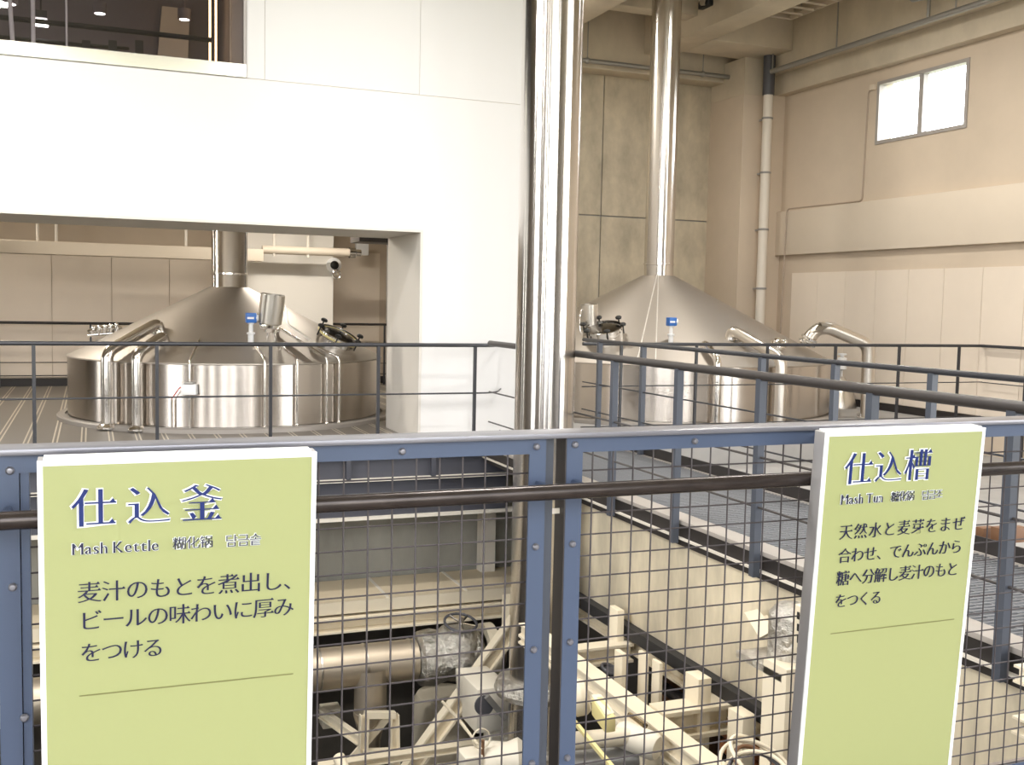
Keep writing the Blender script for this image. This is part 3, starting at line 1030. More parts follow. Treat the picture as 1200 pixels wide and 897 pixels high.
# ---- objects set behind the dark window to imitate its reflections
gal = thing('handrail_reflection', 'imitated reflection of a dark handrail on posts behind the dark window', 'railing', (-2, 12.2, SZ))
z_ = at(100, 31, Y=12.6).z
MB().tube([(XL+.2, 12.6, z_), (1.3, 12.6, z_)], .028, 10).build('top_rail', 'black', gal)
z3 = at(50, 48, Y=13.2).z
MB().tube([(XL+.2, 13.2, z3), (at(98, 52, Y=13.2).x, 13.2, z3), (at(150, 44, Y=13.6).x, 13.6, z3+.1)], .02, 8).build('mid_rail', 'black', gal)
for x_ in (101, 132, 163):
    q = at(x_, 50, Y=13.2)
    MB().box(q.x-.045, q.x+.045, 13.17, 13.23, SZ, q.z+.02).build('post', 'black', gal)
for k, (x_, y_, lab) in enumerate(((12, 5, 'leftmost'), (117, 16, 'middle'), (216, 23, 'rightmost'))):
    q = at(x_, y_, Y=13.2)
    dl = thing('spotlight_reflection', lab+' of the three imitated spotlight reflections behind the dark window', 'lamp', (q.x, q.y, q.z), 'imitated spotlight reflections')
    MB().lathe([(0, -.004), (.055, -.002), (.055, .01), (0, .01)], q, (0, 0, 1), 20).build('bulb', 'white_glow', dl)
    MB().lathe([(.055, 0), (.075, 0), (.075, .12), (0, .13)], q, (0, 0, 1), 20).tube([(q.x, q.y, q.z+.12), (q.x, q.y, 6.2)], .012, 8).build('housing', 'room_dark', dl)
q = at(48, 27, Y=13.2)
lb = thing('lamp_reflection', 'imitated reflection of a square white lamp behind the dark window', 'lamp', (q.x, q.y, q.z-.05))
MB().box(q.x-.075, q.x+.075, q.y-.06, q.y+.06, q.z-.03, q.z+.035).build('shade', 'white_glow', lb, bevel=.012)
MB().box(q.x-.065, q.x+.065, q.y-.05, q.y+.05, q.z+.05, q.z+.13).tube([(q.x, q.y, q.z+.13), (q.x, q.y, 6.2)], .01, 8).build('canopy', 'black', lb)
for x_, m__, lab, r_ in ((246, 'amber_glow', 'left glowing amber strip imitating a reflection at the right end of the dark window', .011), (253, 'amber_glow', 'right glowing amber strip imitating a reflection at the right end of the dark window', .010)):
    q = at(x_, 30, Y=12.9)
    tag(MB().box(q.x-r_, q.x+r_, 12.89, 12.91, SZ, 6.2).build('amber_reflection', m__), lab, 'lamp', 'imitated amber reflections')  # glowing strips imitate reflections in the glass
for x_, lab in ((17, 'imitated reflection of a leaning pale pole at the far left of the dark window'), (39, 'imitated reflection of a slim white pole in the left part of the dark window'), (78, 'imitated reflection of a thin grey pole right of the white one'), (272, 'imitated reflection of a slim brass pole at the right end of the dark window')):
    q = at(x_, 40, Y=12.4)
    dx_ = -.12 if x_ == 17 else 0
    tag(MB().tube([(q.x, 12.4, SZ), (q.x+dx_, 12.4, 6.2)], .022 if x_ < 60 else .011, 10).build('pole_reflection', 'brass' if x_ == 272 else 'white_plastic'), lab, 'pole')
q0, q1 = at(178, 66, Y=13.85), at(222, 12, Y=13.85)
tag(MB().prism([(q0.x, 13.8, SZ), (q1.x-.05, 13.8, SZ), (q1.x, 13.8, q1.z), (q0.x+.12, 13.8, q1.z)], (0, .09, 0)).build('curtain_reflection', 'cast_concrete'), 'imitated reflection of a greyish curtain in the right part of the dark window', 'curtain')

# ================================================================== FRONT GUARDRAIL
RY = 2.57


gd = thing('front_guardrail', 'blue steel mesh guardrail with thick dark handrail across the foreground', 'guardrail', (1.1, RY, 0))


def angle_stile(mb, x0, x1, z0, z1, leg_left):
    """vertical steel angle: front flange plus a return flange on one side"""
    if leg_left:
        poly = [(x0, RY), (x1, RY), (x1, RY+.006), (x0+.006, RY+.006), (x0+.006, RY+.07), (x0, RY+.07)]
    else:
        poly = [(x0, RY), (x1, RY), (x1, RY+.07), (x1-.006, RY+.07), (x1-.006, RY+.006), (x0, RY+.006)]
    mb.prism([(x, y, z0) for x, y in poly], (0, 0, z1-z0))


def guard_panel(x0, x1, mid, bolt_pts):
    mb = MB()
    poly = [(RY, 1.200), (RY, 1.158), (RY+.006, 1.158), (RY+.006, 1.194), (RY+.05, 1.194), (RY+.05, 1.200)]
    mb.prism([(x0, y, z) for y, z in poly], (x1-x0, 0, 0))
    mb.box(x0+.048, x1-.048, RY, RY+.006, .0, .03)
    angle_stile(mb, x0, x0+.048, .02, 1.158, True)
    angle_stile(mb, x1-.048, x1, .02, 1.158, False)
    if mid:
        angle_stile(mb, mid, mid+.046, .02, 1.158, False)
        mb.box(mid+.048, mid+.066, RY+.008, RY+.06, .0, 1.158)
    fr_ = mb.build('panel_frame', 'blue_steel', gd)
    mb = MB()
    off = (.592-x0) % .0637
    x = x0+off
    while x < x1-.01:
        mb.tube([(x, RY+.03, .01), (x, RY+.03, 1.19)], .0025, 6)
        x += .0637
    z = 1.101
    while z > .01:
        mb.tube([(x0+.01, RY+.034, z), (x1-.01, RY+.034, z)], .0025, 6)
        z -= .0602
    mb.build('wire_mesh', 'wire', fr_)
    for x, z in bolt_pts:
        MB().lathe([(0, .011), (.006, .010), (.0095, .005), (.0095, 0), (0, 0)], (x, RY, z), (0, -1, 0), 12).build('bolt', 'cap_steel', fr_)


guard_panel(-1.60, 1.137, -.198, [(-.17, 1.165), (-.168, .90), (-.148, .595), (.35, 1.178), (.735, 1.178), (1.108, 1.178), (1.112, .905), (1.113, .62), (1.115, .30)])
guard_panel(1.199, 2.50, None, [(1.222, 1.18), (1.222, .905), (1.222, .63), (1.222, .30), (1.60, 1.178), (2.03, 1.178), (2.47, 1.178)])
guard_panel(2.535, 3.88, None, [(2.56, 1.18), (2.56, .9), (2.98, 1.178), (3.4, 1.178)])
pt = MB().box(1.128, 1.172, RY+.028, RY+.036, 0, 1.199).build('post', 'blue_post', gd)
MB().box(1.172, 1.1955, RY+.030, RY+.034, .985, 1.0).build('spacer', 'pale_line', pt)
MB().box(1.1955, 1.1988, RY+.001, RY+.064, 0, 1.199).build('post', 'brown_steel', gd)  # added plate, its brown stands in for shade on the stile's return flange
MB().box(-1.7, 3.9, RY-.02, RY+.085, 1.200, 1.214).build('rail_cap', 'cap_steel', gd, bevel=.003)
hr_ = MB().tube([(-1.7, 2.447, 1.076), (3.9, 2.447, 1.076)], .0205, 24).build('handrail', 'handrail_steel', gd)
for x in (-.175, 1.115, 1.222, 2.477):
    MB().tube([(x, 2.45, 1.076), (x, RY+.003, 1.076)], .009, 10).build('bracket', 'blue_steel', hr_)

# ================================================================== SIGN BOARDS
GLY = {}


def glyph(ch):
    """outline of one character from the built-in typeface"""
    if ch not in GLY:
        cu = bpy.data.curves.new('glyph', 'FONT')
        cu.body = ch
        ob = bpy.data.objects.new('glyph', cu)
        COL.objects.link(ob)
        dg = bpy.context.evaluated_depsgraph_get()
        c = ob.to_curve(dg)
        GLY[ch] = [[(b.co.copy(), b.handle_left.copy(), b.handle_right.copy()) for b in s.bezier_points] for s in c.splines]
        ob.to_curve_clear()
        bpy.data.objects.remove(ob)
        bpy.data.curves.remove(cu)
    return GLY[ch]


KANJI = set('仕込釜槽麦汁煮出味厚天然水芽合糖分解糊化锅')


def mincho(splines, thin, thick, halo=0, kanji=True):
    """thin the horizontal strokes, keep the upright ones and add the little triangular stroke ends"""
    out, ends = [], []
    big = max(splines, key=lambda s: abs(area(s)))
    sg = 1 if area(big) > 0 else -1
    tri = []
    for s in splines:
        n = len(s)
        ns = []
        for i, (co, hl, hr) in enumerate(s):
            a = co-(hl if (co-hl).length > 1e-5 else s[i-1][0])
            b = (hr if (hr-co).length > 1e-5 else s[(i+1) % n][0])-co
            na = Vector((a.y, -a.x, 0)).normalized()*sg if a.length else Vector()
            nb = Vector((b.y, -b.x, 0)).normalized()*sg if b.length else Vector()
            wy = max((na.y, nb.y), key=abs)
            wx = max((na.x, nb.x), key=abs)
            d = Vector((wx*(thick+halo), wy*(-thin+halo), 0))
            ns.append((co+d, hl+d, hr+d))
        if kanji:
            for i in range(n):
                p, q = s[i][0], s[(i+1) % n][0]
                e_ = q-p
                if abs(e_.x) < .006 and .045 < abs(e_.y) < .09 and (e_.y*sg > 0):
                    # right hand end of a level stroke?
                    prev, nxt = s[i-1][0], s[(i+2) % n][0]
                    if prev.x < p.x-.05 and nxt.x < q.x-.05 and abs(prev.y-p.y) < .01:
                        ym = min(p.y, q.y)+abs(thin)
                        tri.append((p.x, ym))
        out.append(ns)
    for x, ym in tri:
        h = halo
        pts = [Vector((x+.01+h, ym-h*.6, 0)), Vector((x-.055, ym+.115+h, 0)), Vector((x-.16-h, ym-h*.6, 0))]
        if sg < 0:
            pts = pts[::-1]
        if area([(q, q, q) for q in pts])*sg < 0:
            pts = pts[::-1]
        ends.append([(q, q, q) for q in pts])
    return out, ends


def area(s):
    return sum(s[i][0].x*s[(i+1) % len(s)][0].y-s[(i+1) % len(s)][0].x*s[i][0].y for i in range(len(s)))/2


def char_mesh(splines_list, extr):
    """fill each character as its own 2-D curve and gather verts / faces"""
    V, Fc = [], []
    for spl, (ox, oy, sx_, sy_) in splines_list:
        # triangles overlap the strokes, so fill them apart
        groups = [spl[0]]+[[s] for s in spl[1]]
        for gi, grp in enumerate(groups):
            if not grp:
                continue
            cu = bpy.data.curves.new('glyph', 'CURVE')
            cu.dimensions = '2D'
            cu.fill_mode = 'BOTH'
            cu.extrude = extr*(1 if gi == 0 else .97)
            cu.resolution_u = 4
            for s in grp:
                sp = cu.splines.new('BEZIER')
                sp.bezier_points.add(len(s)-1)
                sp.use_cyclic_u = True
                for bp, (co, hl, hr) in zip(sp.bezier_points, s):
                    bp.handle_left_type = bp.handle_right_type = 'FREE'
                    f_ = lambda q: (ox+q.x*sx_, oy+q.y*sy_, 0)
                    bp.co, bp.handle_left, bp.handle_right = f_(co), f_(hl), f_(hr)
            ob = bpy.data.objects.new('glyph', cu)
            COL.objects.link(ob)
            dg = bpy.context.evaluated_depsgraph_get()
            me = bpy.data.meshes.new_from_object(ob.evaluated_get(dg))
            b0 = len(V)
            V += [v.co.copy() for v in me.vertices]
            Fc += [[b0+i for i in p.vertices] for p in me.polygons]
            bpy.data.meshes.remove(me)
            bpy.data.objects.remove(ob)
            bpy.data.curves.remove(cu)
    return V, Fc


LEAN = math.radians(3.5)


class Sign:
    """board whose front leans a little towards the visitors; u to the right, v upward along the face"""

    def __init__(s, label, x0, x1, y, ztop, h):
        s.up = Vector((0, -math.sin(LEAN), math.cos(LEAN)))
        s.n = Vector((0, -math.cos(LEAN), -math.sin(LEAN)))
        s.o = Vector((x0, y, ztop))
        s.w = x1-x0
        s.t = thing('sign_board', label, 'sign', (x0+s.w/2, y+h*math.sin(LEAN), ztop-h))
        m = Matrix((Vector((1, 0, 0)), -s.n, s.up)).transposed().to_4x4()
        m.translation = s.o
        s.m = m
        d = .05
        MB().box(0, s.w, .004, d, -h, 0, m).build('board_case', 'sign_side', s.t, bevel=.002)
        e_ = .011
        mb = MB()
        mb.box(0, s.w, 0, .006, -e_, 0, m).box(0, s.w, 0, .006, -h, -h+e_, m).box(0, e_, 0, .006, -h+e_, -e_, m).box(s.w-e_, s.w, 0, .006, -h+e_, -e_, m)
        mb.box(.012, s.w-.012, .004, d-.004, 0, .004, m)
        mb.build('edge_frame', 'sign_edge', s.t)
        MB().box(e_, s.w-e_, .002, .006, -h+e_, -e_, m).build('face_panel', 'sign_green', s.t)

    def uv(s, x, y):
        d = ray(x, y)
        tt = (s.o-EYE).dot(s.n)/d.dot(s.n)
        p = EYE+d*tt-s.o
        return p.x, p.dot(s.up)

    def text(s, name, chars, p0, p1, h_px, m, thin=.016, thick=.006, halo=None, squeeze=1.0, extr=.0006, lift=.0008):
        """characters spread from p0 to p1 (left and right ends of the base line, photo points)"""
        a, b = Vector(s.uv(*p0)), Vector(s.uv(*p1))
        c = Vector(s.uv(p0[0], p0[1]-h_px))
        em = (c-a).length/.90
        n = len(chars)
        step = ((b-a).length-em*squeeze)/(n-1) if n > 1 else 0
        d = (b-a).normalized()
        lst, hl = [], []
        for i, ch in enumerate(chars):
            if ch == ' ':
                continue
            q = a+d*step*i
            spl = glyph(ch)
            tf = (q.x, q.y+.06*em, em*squeeze, em)
            lst.append((mincho(spl, thin, thick, 0, ch in KANJI), tf))
            if halo:
                hl.append((mincho(spl, thin, thick, halo, ch in KANJI), (tf[0]-halo*em*.55, tf[1]-halo*em*.1, tf[2], tf[3])))
        s._put(name, lst, m, extr, lift+(.0014 if halo else 0))
        if halo:
            s._put(name+'_outline', hl, 'ink_halo', extr, lift)

    def latin(s, name, word, p0, p1, h_px, m, halo):
        """roman capitals and small letters with slab ends added to the plain typeface"""
        a, b = Vector(s.uv(*p0)), Vector(s.uv(*p1))
        em = (Vector(s.uv(p0[0], p0[1]-h_px))-a).length/.73
        adv = []
        for ch in word:
            if ch == ' ':
                adv.append((0, .26))
            else:
                xs_ = [pt[0].x for sp in glyph(ch) for pt in sp]
                adv.append((min(xs_), max(xs_)-min(xs_)+.13))
        tot = sum(w_ for _, w_ in adv)
        k = (b-a).length/tot
        x = 0
        lst, hl = [], []
        d = (b-a).normalized()
        for ch, (x0, w_) in zip(word, adv):
            if ch != ' ':
                q = a+d*(x*k)
                spl = mincho(glyph(ch), .014, .012, 0, False)
                ser = []
                for sp in glyph(ch):
                    n = len(sp)
                    for i in range(n):
                        p_, r_ = sp[i][0], sp[(i+1) % n][0]
                        if abs(p_.y-r_.y) < .004 and .05 < abs(p_.x-r_.x) < .16 and (p_.y < .01 or p_.y > .64):
                            xa, xb = sorted((p_.x, r_.x))
                            y_ = p_.y
                            dy = .035 if y_ < .3 else -.035
                            ser.append([Vector((xa-.04, y_, 0)), Vector((xb+.04, y_, 0)), Vector(((xa+xb)/2, y_+dy*2.2, 0))])
                tf = (q.x-x0*k, q.y, k, em)
                lst.append((([*spl[0]], [[(v, v, v) for v in tri_] for tri_ in ser]), tf))
                hl.append((mincho(glyph(ch), .014, .012, halo, False), (tf[0]-halo*k*.5, tf[1], tf[2], tf[3])))
            x += w_
        s._put(name, lst, m, .0006, .0022)
        s._put(name+'_outline', hl, 'ink_halo', .0006, .0008)

    def _put(s, name, lst, m, extr, lift):
        V, Fc = char_mesh(lst, extr)
        me = bpy.data.meshes.new(name)
        base = Vector(s.t.location)
        me.from_pydata([s.m @ Vector((v.x, -lift-v.z, v.y))-base for v in V], [], Fc)
        me.materials.append(M[m])
        ob = bpy.data.objects.new(name, me)
        COL.objects.link(ob)
        ob.parent = s.t

    def rule(s, p0, p1):
        a, b = s.uv(*p0), s.uv(*p1)
        mb = MB()
        A = s.m @ Vector((a[0], -.0005, a[1]))
        B = s.m @ Vector((b[0], -.0005, b[1]))
        mb.bar(A, B, .0022, .0012, up=s.n)
        mb.build('rule_line', 'rule', s.t)


SY = 2.35
a = at(43, 540, Y=SY)
b = at(371.5, 531, Y=SY)
s1 = Sign('wide green sign on the left with the blue heading for the kettle', a.x, b.x, SY, (a.z+b.z)/2, 1.15)
s1.text('title_lettering', '仕込釜', (83, 618), (262, 609), 45, 'ink_blue', .019, .012, halo=.030)
s1.latin('subtitle_lettering', 'Mash Kettle', (85, 650.5), (188, 645), 14, 'ink_navy', .035)
s1.text('subtitle_lettering', '糊化锅', (202, 644), (250, 641), 14, 'ink_navy', .014, .002, halo=.035)
s1.text('subtitle_lettering', '담금솥', (263.5, 641), (308, 638), 14, 'ink_navy', .010, .0, halo=.035)
s1.text('body_lettering', '麦汁のもとを煮出し、', (90, 707), (357, 690), 24, 'ink_navy', .014, .007)
s1.text('body_lettering', 'ビールの味わいに厚み', (92, 740), (345, 721), 23.5, 'ink_navy', .014, .007)
s1.text('body_lettering', 'をつける', (93, 777), (193, 769), 22.5, 'ink_navy', .014, .007)
s1.rule((93, 816.3), (343.5, 790))
a = at(968.5, 507, Y=SY)
b = at(1155.5, 502, Y=SY)
s2 = Sign('narrow looking green sign on the right with the blue heading for the tun', a.x, b.x, SY, (a.z+b.z)/2, 1.18)
s2.text('title_lettering', '仕込槽', (987.5, 568), (1090, 561), 37, 'ink_blue', .019, .012, halo=.030)
s2.latin('subtitle_lettering', 'Mash Tun', (985, 591.5), (1035, 588.5), 12, 'ink_navy', .035)
s2.text('subtitle_lettering', '糖化锅', (1043, 588), (1071, 586), 11.5, 'ink_navy', .014, .002, halo=.035)
s2.text('subtitle_lettering', '담금조', (1079, 586), (1105, 583.5), 11, 'ink_navy', .010, .0, halo=.035)
s2.text('body_lettering', '天然水と麦芽をまぜ', (982.5, 633), (1130, 621), 17.5, 'ink_navy', .014, .007)
s2.text('body_lettering', '合わせ、でんぷんから', (981, 660.5), (1127, 648), 17, 'ink_navy', .014, .007)
s2.text('body_lettering', '糖へ分解し麦汁のもと', (979, 687), (1122.5, 674.5), 17, 'ink_navy', .014, .007)
s2.text('body_lettering', 'をつくる', (977, 713), (1033, 707.5), 16, 'ink_navy', .014, .007)
s2.rule((973.5, 743.2), (1118, 726))

# ================================================================== MACHINERY IN THE PIT
HS = [(-.5, -.5), (.5, -.5), (.5, -.36), (.08, -.36), (.08, .36), (.5, .36), (.5, .5), (-.5, .5), (-.5, .36), (-.08, .36), (-.08, -.36), (-.5, -.36)]


def hbeam(mb, p, q, w_, h_, up=(0, 0, 1)):
    return mb.prof_bar(p, q, [(a*w_, b*h_) for a, b in HS], up)


# insulated main pipe on the left with a branch, valve and flange
PY = 10.0
zc = (at(420, 757, Y=PY).z+at(420, 803, Y=PY).z)/2
xv = at(492, 775, Y=PY).x
ip = thing('insulated_pipe', 'thick silver insulated pipe running level under the cream platform', 'pipe', (0, PY, zc))
MB().tube([(XL+.3, PY, zc), (at(527, 770, Y=PY).x-.37, PY, zc)], .205, 36).build('pipe_jacket', 'jacket', ip)
for px_ in (372, 425, 478):
    x = at(px_, 780, Y=PY).x
    MB().lathe([(.205, 0), (.211, .003), (.211, .02), (.205, .023)], (x, PY, zc), (1, 0, 0), 36).build('jacket_band', 'satin_steel', ip)
MB().tube([(at(565, 765, Y=PY).x+.13, PY, zc), (3.95, PY, zc)], .20, 32).build('pipe_jacket', 'jacket', ip)
x1 = at(435, 790, Y=PY-.12).x
q = at(435, 833, Y=PY-.1)
br = MB().lathe([(.16, .0), (.16, -(zc-q.z)-.0), (.168, -(zc-q.z)-.005), (.168, -(zc-q.z)-.03), (.10, -(zc-q.z)-.30), (.10, PITZ-zc)], (x1, PY-.10, zc), seg=32).build('branch_pipe', 'jacket', ip)
vx = at(527, 770, Y=PY).x
vv = thing('gate_valve', 'foil-wrapped gate valve with spoked hand wheel on the thick pipe', 'valve', (vx, PY, zc))
mb = MB()
mb.lathe([(.20, -.36), (.27, -.33), (.29, -.2), (.25, -.05), (.28, .1), (.27, .26), (.20, .32)], (vx, PY, zc), (1, 0, 0), 36)
mb.build('body_wrap', 'foil', vv)
wz = at(538, 733, Y=PY-.1).z
mb = MB()
mb.lathe([(.27, .0), (.25, .1), (.21, .25), (.19, wz-zc-.06), (.15, wz-zc-.03), (0, wz-zc-.02)], (vx+.04, PY-.05, zc), (.05, -.12, 1), 32)
mb.build('bonnet_wrap', 'foil', vv)
wc = Vector((vx+.07, PY-.12, wz+.03))
wa = Vector((.05, -.30, 1)).normalized()
hw = MB().torus(wc, .165, .014, wa, 36, 10).build('hand_wheel', 'dark_pipe', vv)
mb = MB()
a_ = wa.orthogonal().normalized()
b2 = wa.cross(a_)
for k in range(5):
    d = a_*math.cos(2*PI*k/5)+b2*math.sin(2*PI*k/5)
    mb.tube([wc, wc+d*.16], .012, 8)
mb.tube([wc-wa*.09, wc+wa*.05], .025, 12)
mb.build('wheel_spoke', 'polished', hw)
fx_ = at(565, 765, Y=PY).x
tag(MB().lathe([(.20, 0), (.29, 0), (.29, .05), (.20, .055)], (fx_, PY, zc), (1, 0, 0), 36).lathe([(.20, .05), (.29, .052), (.29, .11), (.20, .115)], (fx_, PY, zc), (1, 0, 0), 36).build('pipe_flange', 'cream_shade'),
    'large cream pipe flange right of the foil-wrapped valve', 'flange')

# pipe stand below the branch
EY = 9.6
st = thing('pipe_stand', 'cream angle-steel stand under the branch of the thick pipe', 'stand', at(430, 900, Y=EY))
P0, P1 = at(427, 838, Y=EY), at(463, 838, Y=EY)
for (xa, xb, nm) in ((427, 420, 'leg'), (462, 469, 'leg')):
    hbeam(MB(), at(xa, 838, Y=EY), Vector((at(xb, 905, Y=EY).x, EY, PITZ)), .07, .085, (1, 0, 0)).build(nm, 'cream_steel', st)
MB().bar(P0, P1, .07, .06).build('top_rail', 'cream_steel', st)
MB().bar(at(424, 882, Y=EY), at(468, 880, Y=EY), .06, .05).build('cross_rail', 'cream_steel', st)
MB().bar(at(455, 840, Y=EY+.05), at(412, 890, Y=EY+.05), .03, .07).build('brace', 'cream_shade', st)
# left-hand small bracket beams
tag(hbeam(MB(), at(376, 836, Y=10.3), at(422, 868, Y=9.7), .06, .10).build('short_beam', 'cream_steel'), 'short cream beam sloping down from the wide sign edge to the stand', 'beam')
tag(MB().box(*[v for v in (at(376, 845, Y=10.4).x, at(398, 845, Y=10.4).x)], 10.3, 10.5, at(385, 850, Y=10.4).z, at(385, 828, Y=10.4).z).build('junction_box', 'cream_shade', bevel=.01), 'cream box at the edge of the wide sign below the thick pipe', 'box')
tag(MB().tube([at(397, 888, Y=9.0), at(414, 930, Y=8.6)], .055, 18).build('pipe_stub', 'cream_steel'), 'round-ended cream tube rising beside the wide sign bottom', 'pipe')
# vertical tanks / boxes in the dim back, between stand and diagonal
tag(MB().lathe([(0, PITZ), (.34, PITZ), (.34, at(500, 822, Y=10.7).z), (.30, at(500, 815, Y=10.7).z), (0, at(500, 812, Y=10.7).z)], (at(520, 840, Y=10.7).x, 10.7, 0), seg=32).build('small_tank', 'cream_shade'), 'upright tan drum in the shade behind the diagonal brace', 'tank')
# long level rails near the bottom
for y_, lab in ((862, 'upper of two level cream rails low in the pit left of the flue'), (884, 'lower of two level cream rails low in the pit left of the flue')):
    p = at(540, y_+14, Y=9.2)
    tag(hbeam(MB(), (at(372, 880, Y=9.2).x, 9.2, p.z), (at(600, 880, Y=9.2).x, 9.2, p.z), .10, .07).build('support_rail', 'cream_steel'), lab, 'rail')

# diagonal brace frame
DY = 9.45
df = thing('diagonal_brace', 'long cream diagonal steel brace rising to the platform end left of the flue', 'brace', at(480, 900, Y=DY))
hbeam(MB(), at(478, 905, Y=DY), at(608, 725, Y=DY), .12, .155, (0, 0, 1)).build('brace_bar', 'cream_steel', df)
MB().box(at(592, 740, Y=DY+.2).x, at(601, 740, Y=DY+.2).x+.06, DY+.1, DY+.3, at(595, 745, Y=DY+.2).z, at(595, 700, Y=DY+.2).z).build('gusset_plate', 'cream_steel', df)
# gear motor: pale wrapped machine in front of the brace
GY = 9.3
gm = thing('gear_motor', 'pale gear motor casing with grey grip in front of the diagonal brace', 'machine', at(570, 870, Y=GY))
q0, q1 = at(533, 784, Y=GY), at(580, 779, Y=GY)
bx = [(at(533, 783, Y=GY)), (at(570, 780, Y=GY)), (at(575, 835, Y=GY)), (at(556, 850, Y=GY)), (at(535, 815, Y=GY))]
MB().prism(bx, (.06, -.5, -.02)).build('casing', 'pale_equipment', gm, bevel=.02)
p = at(582, 822, Y=GY-.45)
MB().box(p.x-.26, p.x+.06, GY-.62, GY-.2, p.z-.22, p.z+.20).build('gearbox', 'pale_equipment', gm, bevel=.03)
MB().bar(at(570, 816, Y=GY-.78), at(592, 842, Y=GY-.78), .06, .05).build('grip', 'grey_pipe', gm)
MB().lathe([(0, 0), (.07, 0), (.09, .02), (.09, .04), (0, .05)], at(566, 826, Y=GY-.74), (0, -1, .1), 20).build('inspection_cap', 'dark_pipe', gm)
mb = MB()
MB().lathe([(0, -.16), (.17, -.16), (.19, -.1), (.19, .1), (.17, .16), (0, .16)], at(588, 862, Y=GY-.4), (1, -.3, 0), 28).build('drive_drum', 'pale_equipment', gm)
# small pump with pale wrapped pipes at the very bottom
pp = thing('wrapped_pump', 'pale wrapped pump with cable loops at the bottom left of the flue', 'pump', at(570, 897, Y=7.6))
MB().lathe([(0, -.2), (.14, -.2), (.17, -.12), (.15, .05), (.18, .14), (.1, .24), (0, .24)], at(588, 893, Y=7.6), (1, -.4, .1), 28).build('pump_body', 'pale_equipment', pp)
MB().box(*sorted((at(540, 890, Y=7.6).x, at(562, 890, Y=7.6).x)), 7.5, 7.72, at(550, 905, Y=7.6).z, at(550, 882, Y=7.6).z).build('terminal_box', 'pale_equipment', pp, bevel=.02)
MB().torus(at(564, 866, Y=7.55), .075, .007, (.1, -1, .2), 28, 8).build('cable_loop', 'cream_steel', pp)
MB().tube([at(566, 868, Y=7.54), at(565, 905, Y=7.54)], .014, 8).build('red_cable', 'brown', pp)
tag(MB().tube([at(518, 822, Y=8.4), at(541, 848, Y=8.35), at(560, 873, Y=7.6)], .011, 8).build('thin_rod', 'cream_steel'), 'thin pale rod sloping across in front of the diagonal brace', 'rod')

# -- right-hand pit: beams below the sunlit concrete
tag(MB().box(3.93, 4.02, 1.0, 9.3, -1.075, -.98).build('gap_strip', 'gap_black'), 'black strip standing in for the dark gap along the foot of the sunlit concrete side wall', 'strip')  # black strip takes the place of the dark gap under the wall
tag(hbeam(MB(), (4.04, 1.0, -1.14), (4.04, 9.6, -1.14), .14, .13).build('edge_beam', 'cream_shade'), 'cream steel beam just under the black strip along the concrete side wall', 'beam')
LZ = -1.09-.085
LX = at(762, 829, Z=-1.09).x-.07
lb_ = thing('long_beam', 'long bright cream steel beam running diagonally from the flue to the right sign bottom', 'beam', (LX, 6.5, LZ))
MB().prof_bar((LX, 3.4, LZ), (LX, 7.9, LZ), [(-.07, -.085), (.07, -.085), (.07, .085), (-.07, .085), (-.07, .07), (-.045, .06), (-.045, .0), (-.07, -.01), (-.07, -.03), (-.045, -.04), (-.045, -.06), (-.07, -.07)]).build('beam_web', 'cream_steel', lb_)


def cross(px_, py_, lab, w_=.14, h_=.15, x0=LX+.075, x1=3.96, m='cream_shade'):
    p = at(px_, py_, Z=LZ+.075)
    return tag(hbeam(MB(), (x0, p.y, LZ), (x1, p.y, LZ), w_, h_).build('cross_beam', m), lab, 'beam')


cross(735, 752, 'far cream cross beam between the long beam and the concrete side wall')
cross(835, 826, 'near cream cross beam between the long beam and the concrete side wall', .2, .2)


def post(x0, x1, ytop, X, lab, zb=PITZ, depth=.10, m='cream_steel', name='steel_post', rib=True):
    a, b = at(x0, ytop, X=X), at(x1, ytop, X=X)
    y0, y1 = sorted((a.y, b.y))
    t = thing(name, lab, 'post', (X, (y0+y1)/2, zb))
    MB().box(X, X+depth, y0, y1, zb, (a.z+b.z)/2).build('post_tube', m, t, bevel=.006)
    MB().box(X-.03, X+depth+.03, y0-.03, y1+.03, zb, zb+.02).build('base_plate', m, t)
    return t


post(713, 724, 713, 3.85, 'short pale post just right of the front guardrail post, against the black strip', depth=.06)
post(720, 729, 764, 3.6, 'pale post below the far cross beam', depth=.04)
post(748, 757, 765, 3.75, 'left of the two slim pale posts in the dark bay', depth=.03)
post(764, 773, 775, 3.75, 'right of the two slim pale posts in the dark bay', depth=.03)
post(803, 819, 792, 3.7, 'wider pale post at the near cross beam')
post(853, 871, 835, 3.8, 'pale post under the near cross beam beside the copper pipe')
bp = post(894, 922, 778, 3.45, 'tall bright cream column at the edge of the right green sign', depth=.16, name='steel_column')
q = at(910, 775, X=3.6)
tag(MB().box(3.45, 3.75, q.y-.25, q.y+.18, q.z-.02, q.z+.02).lathe([(.0, 0), (.13, 0), (.13, .28), (.09, .33), (0, .34)], (3.62, q.y-.1, q.z+.02), (0, 0, 1), 24).build('wrapped_valve', 'foil'), 'shiny wrapped valve standing on the cream column top', 'valve')
# support posts under the long beam
post(757, 776, 850, LX-.05, 'cream leg under the middle of the long diagonal beam', depth=.14)
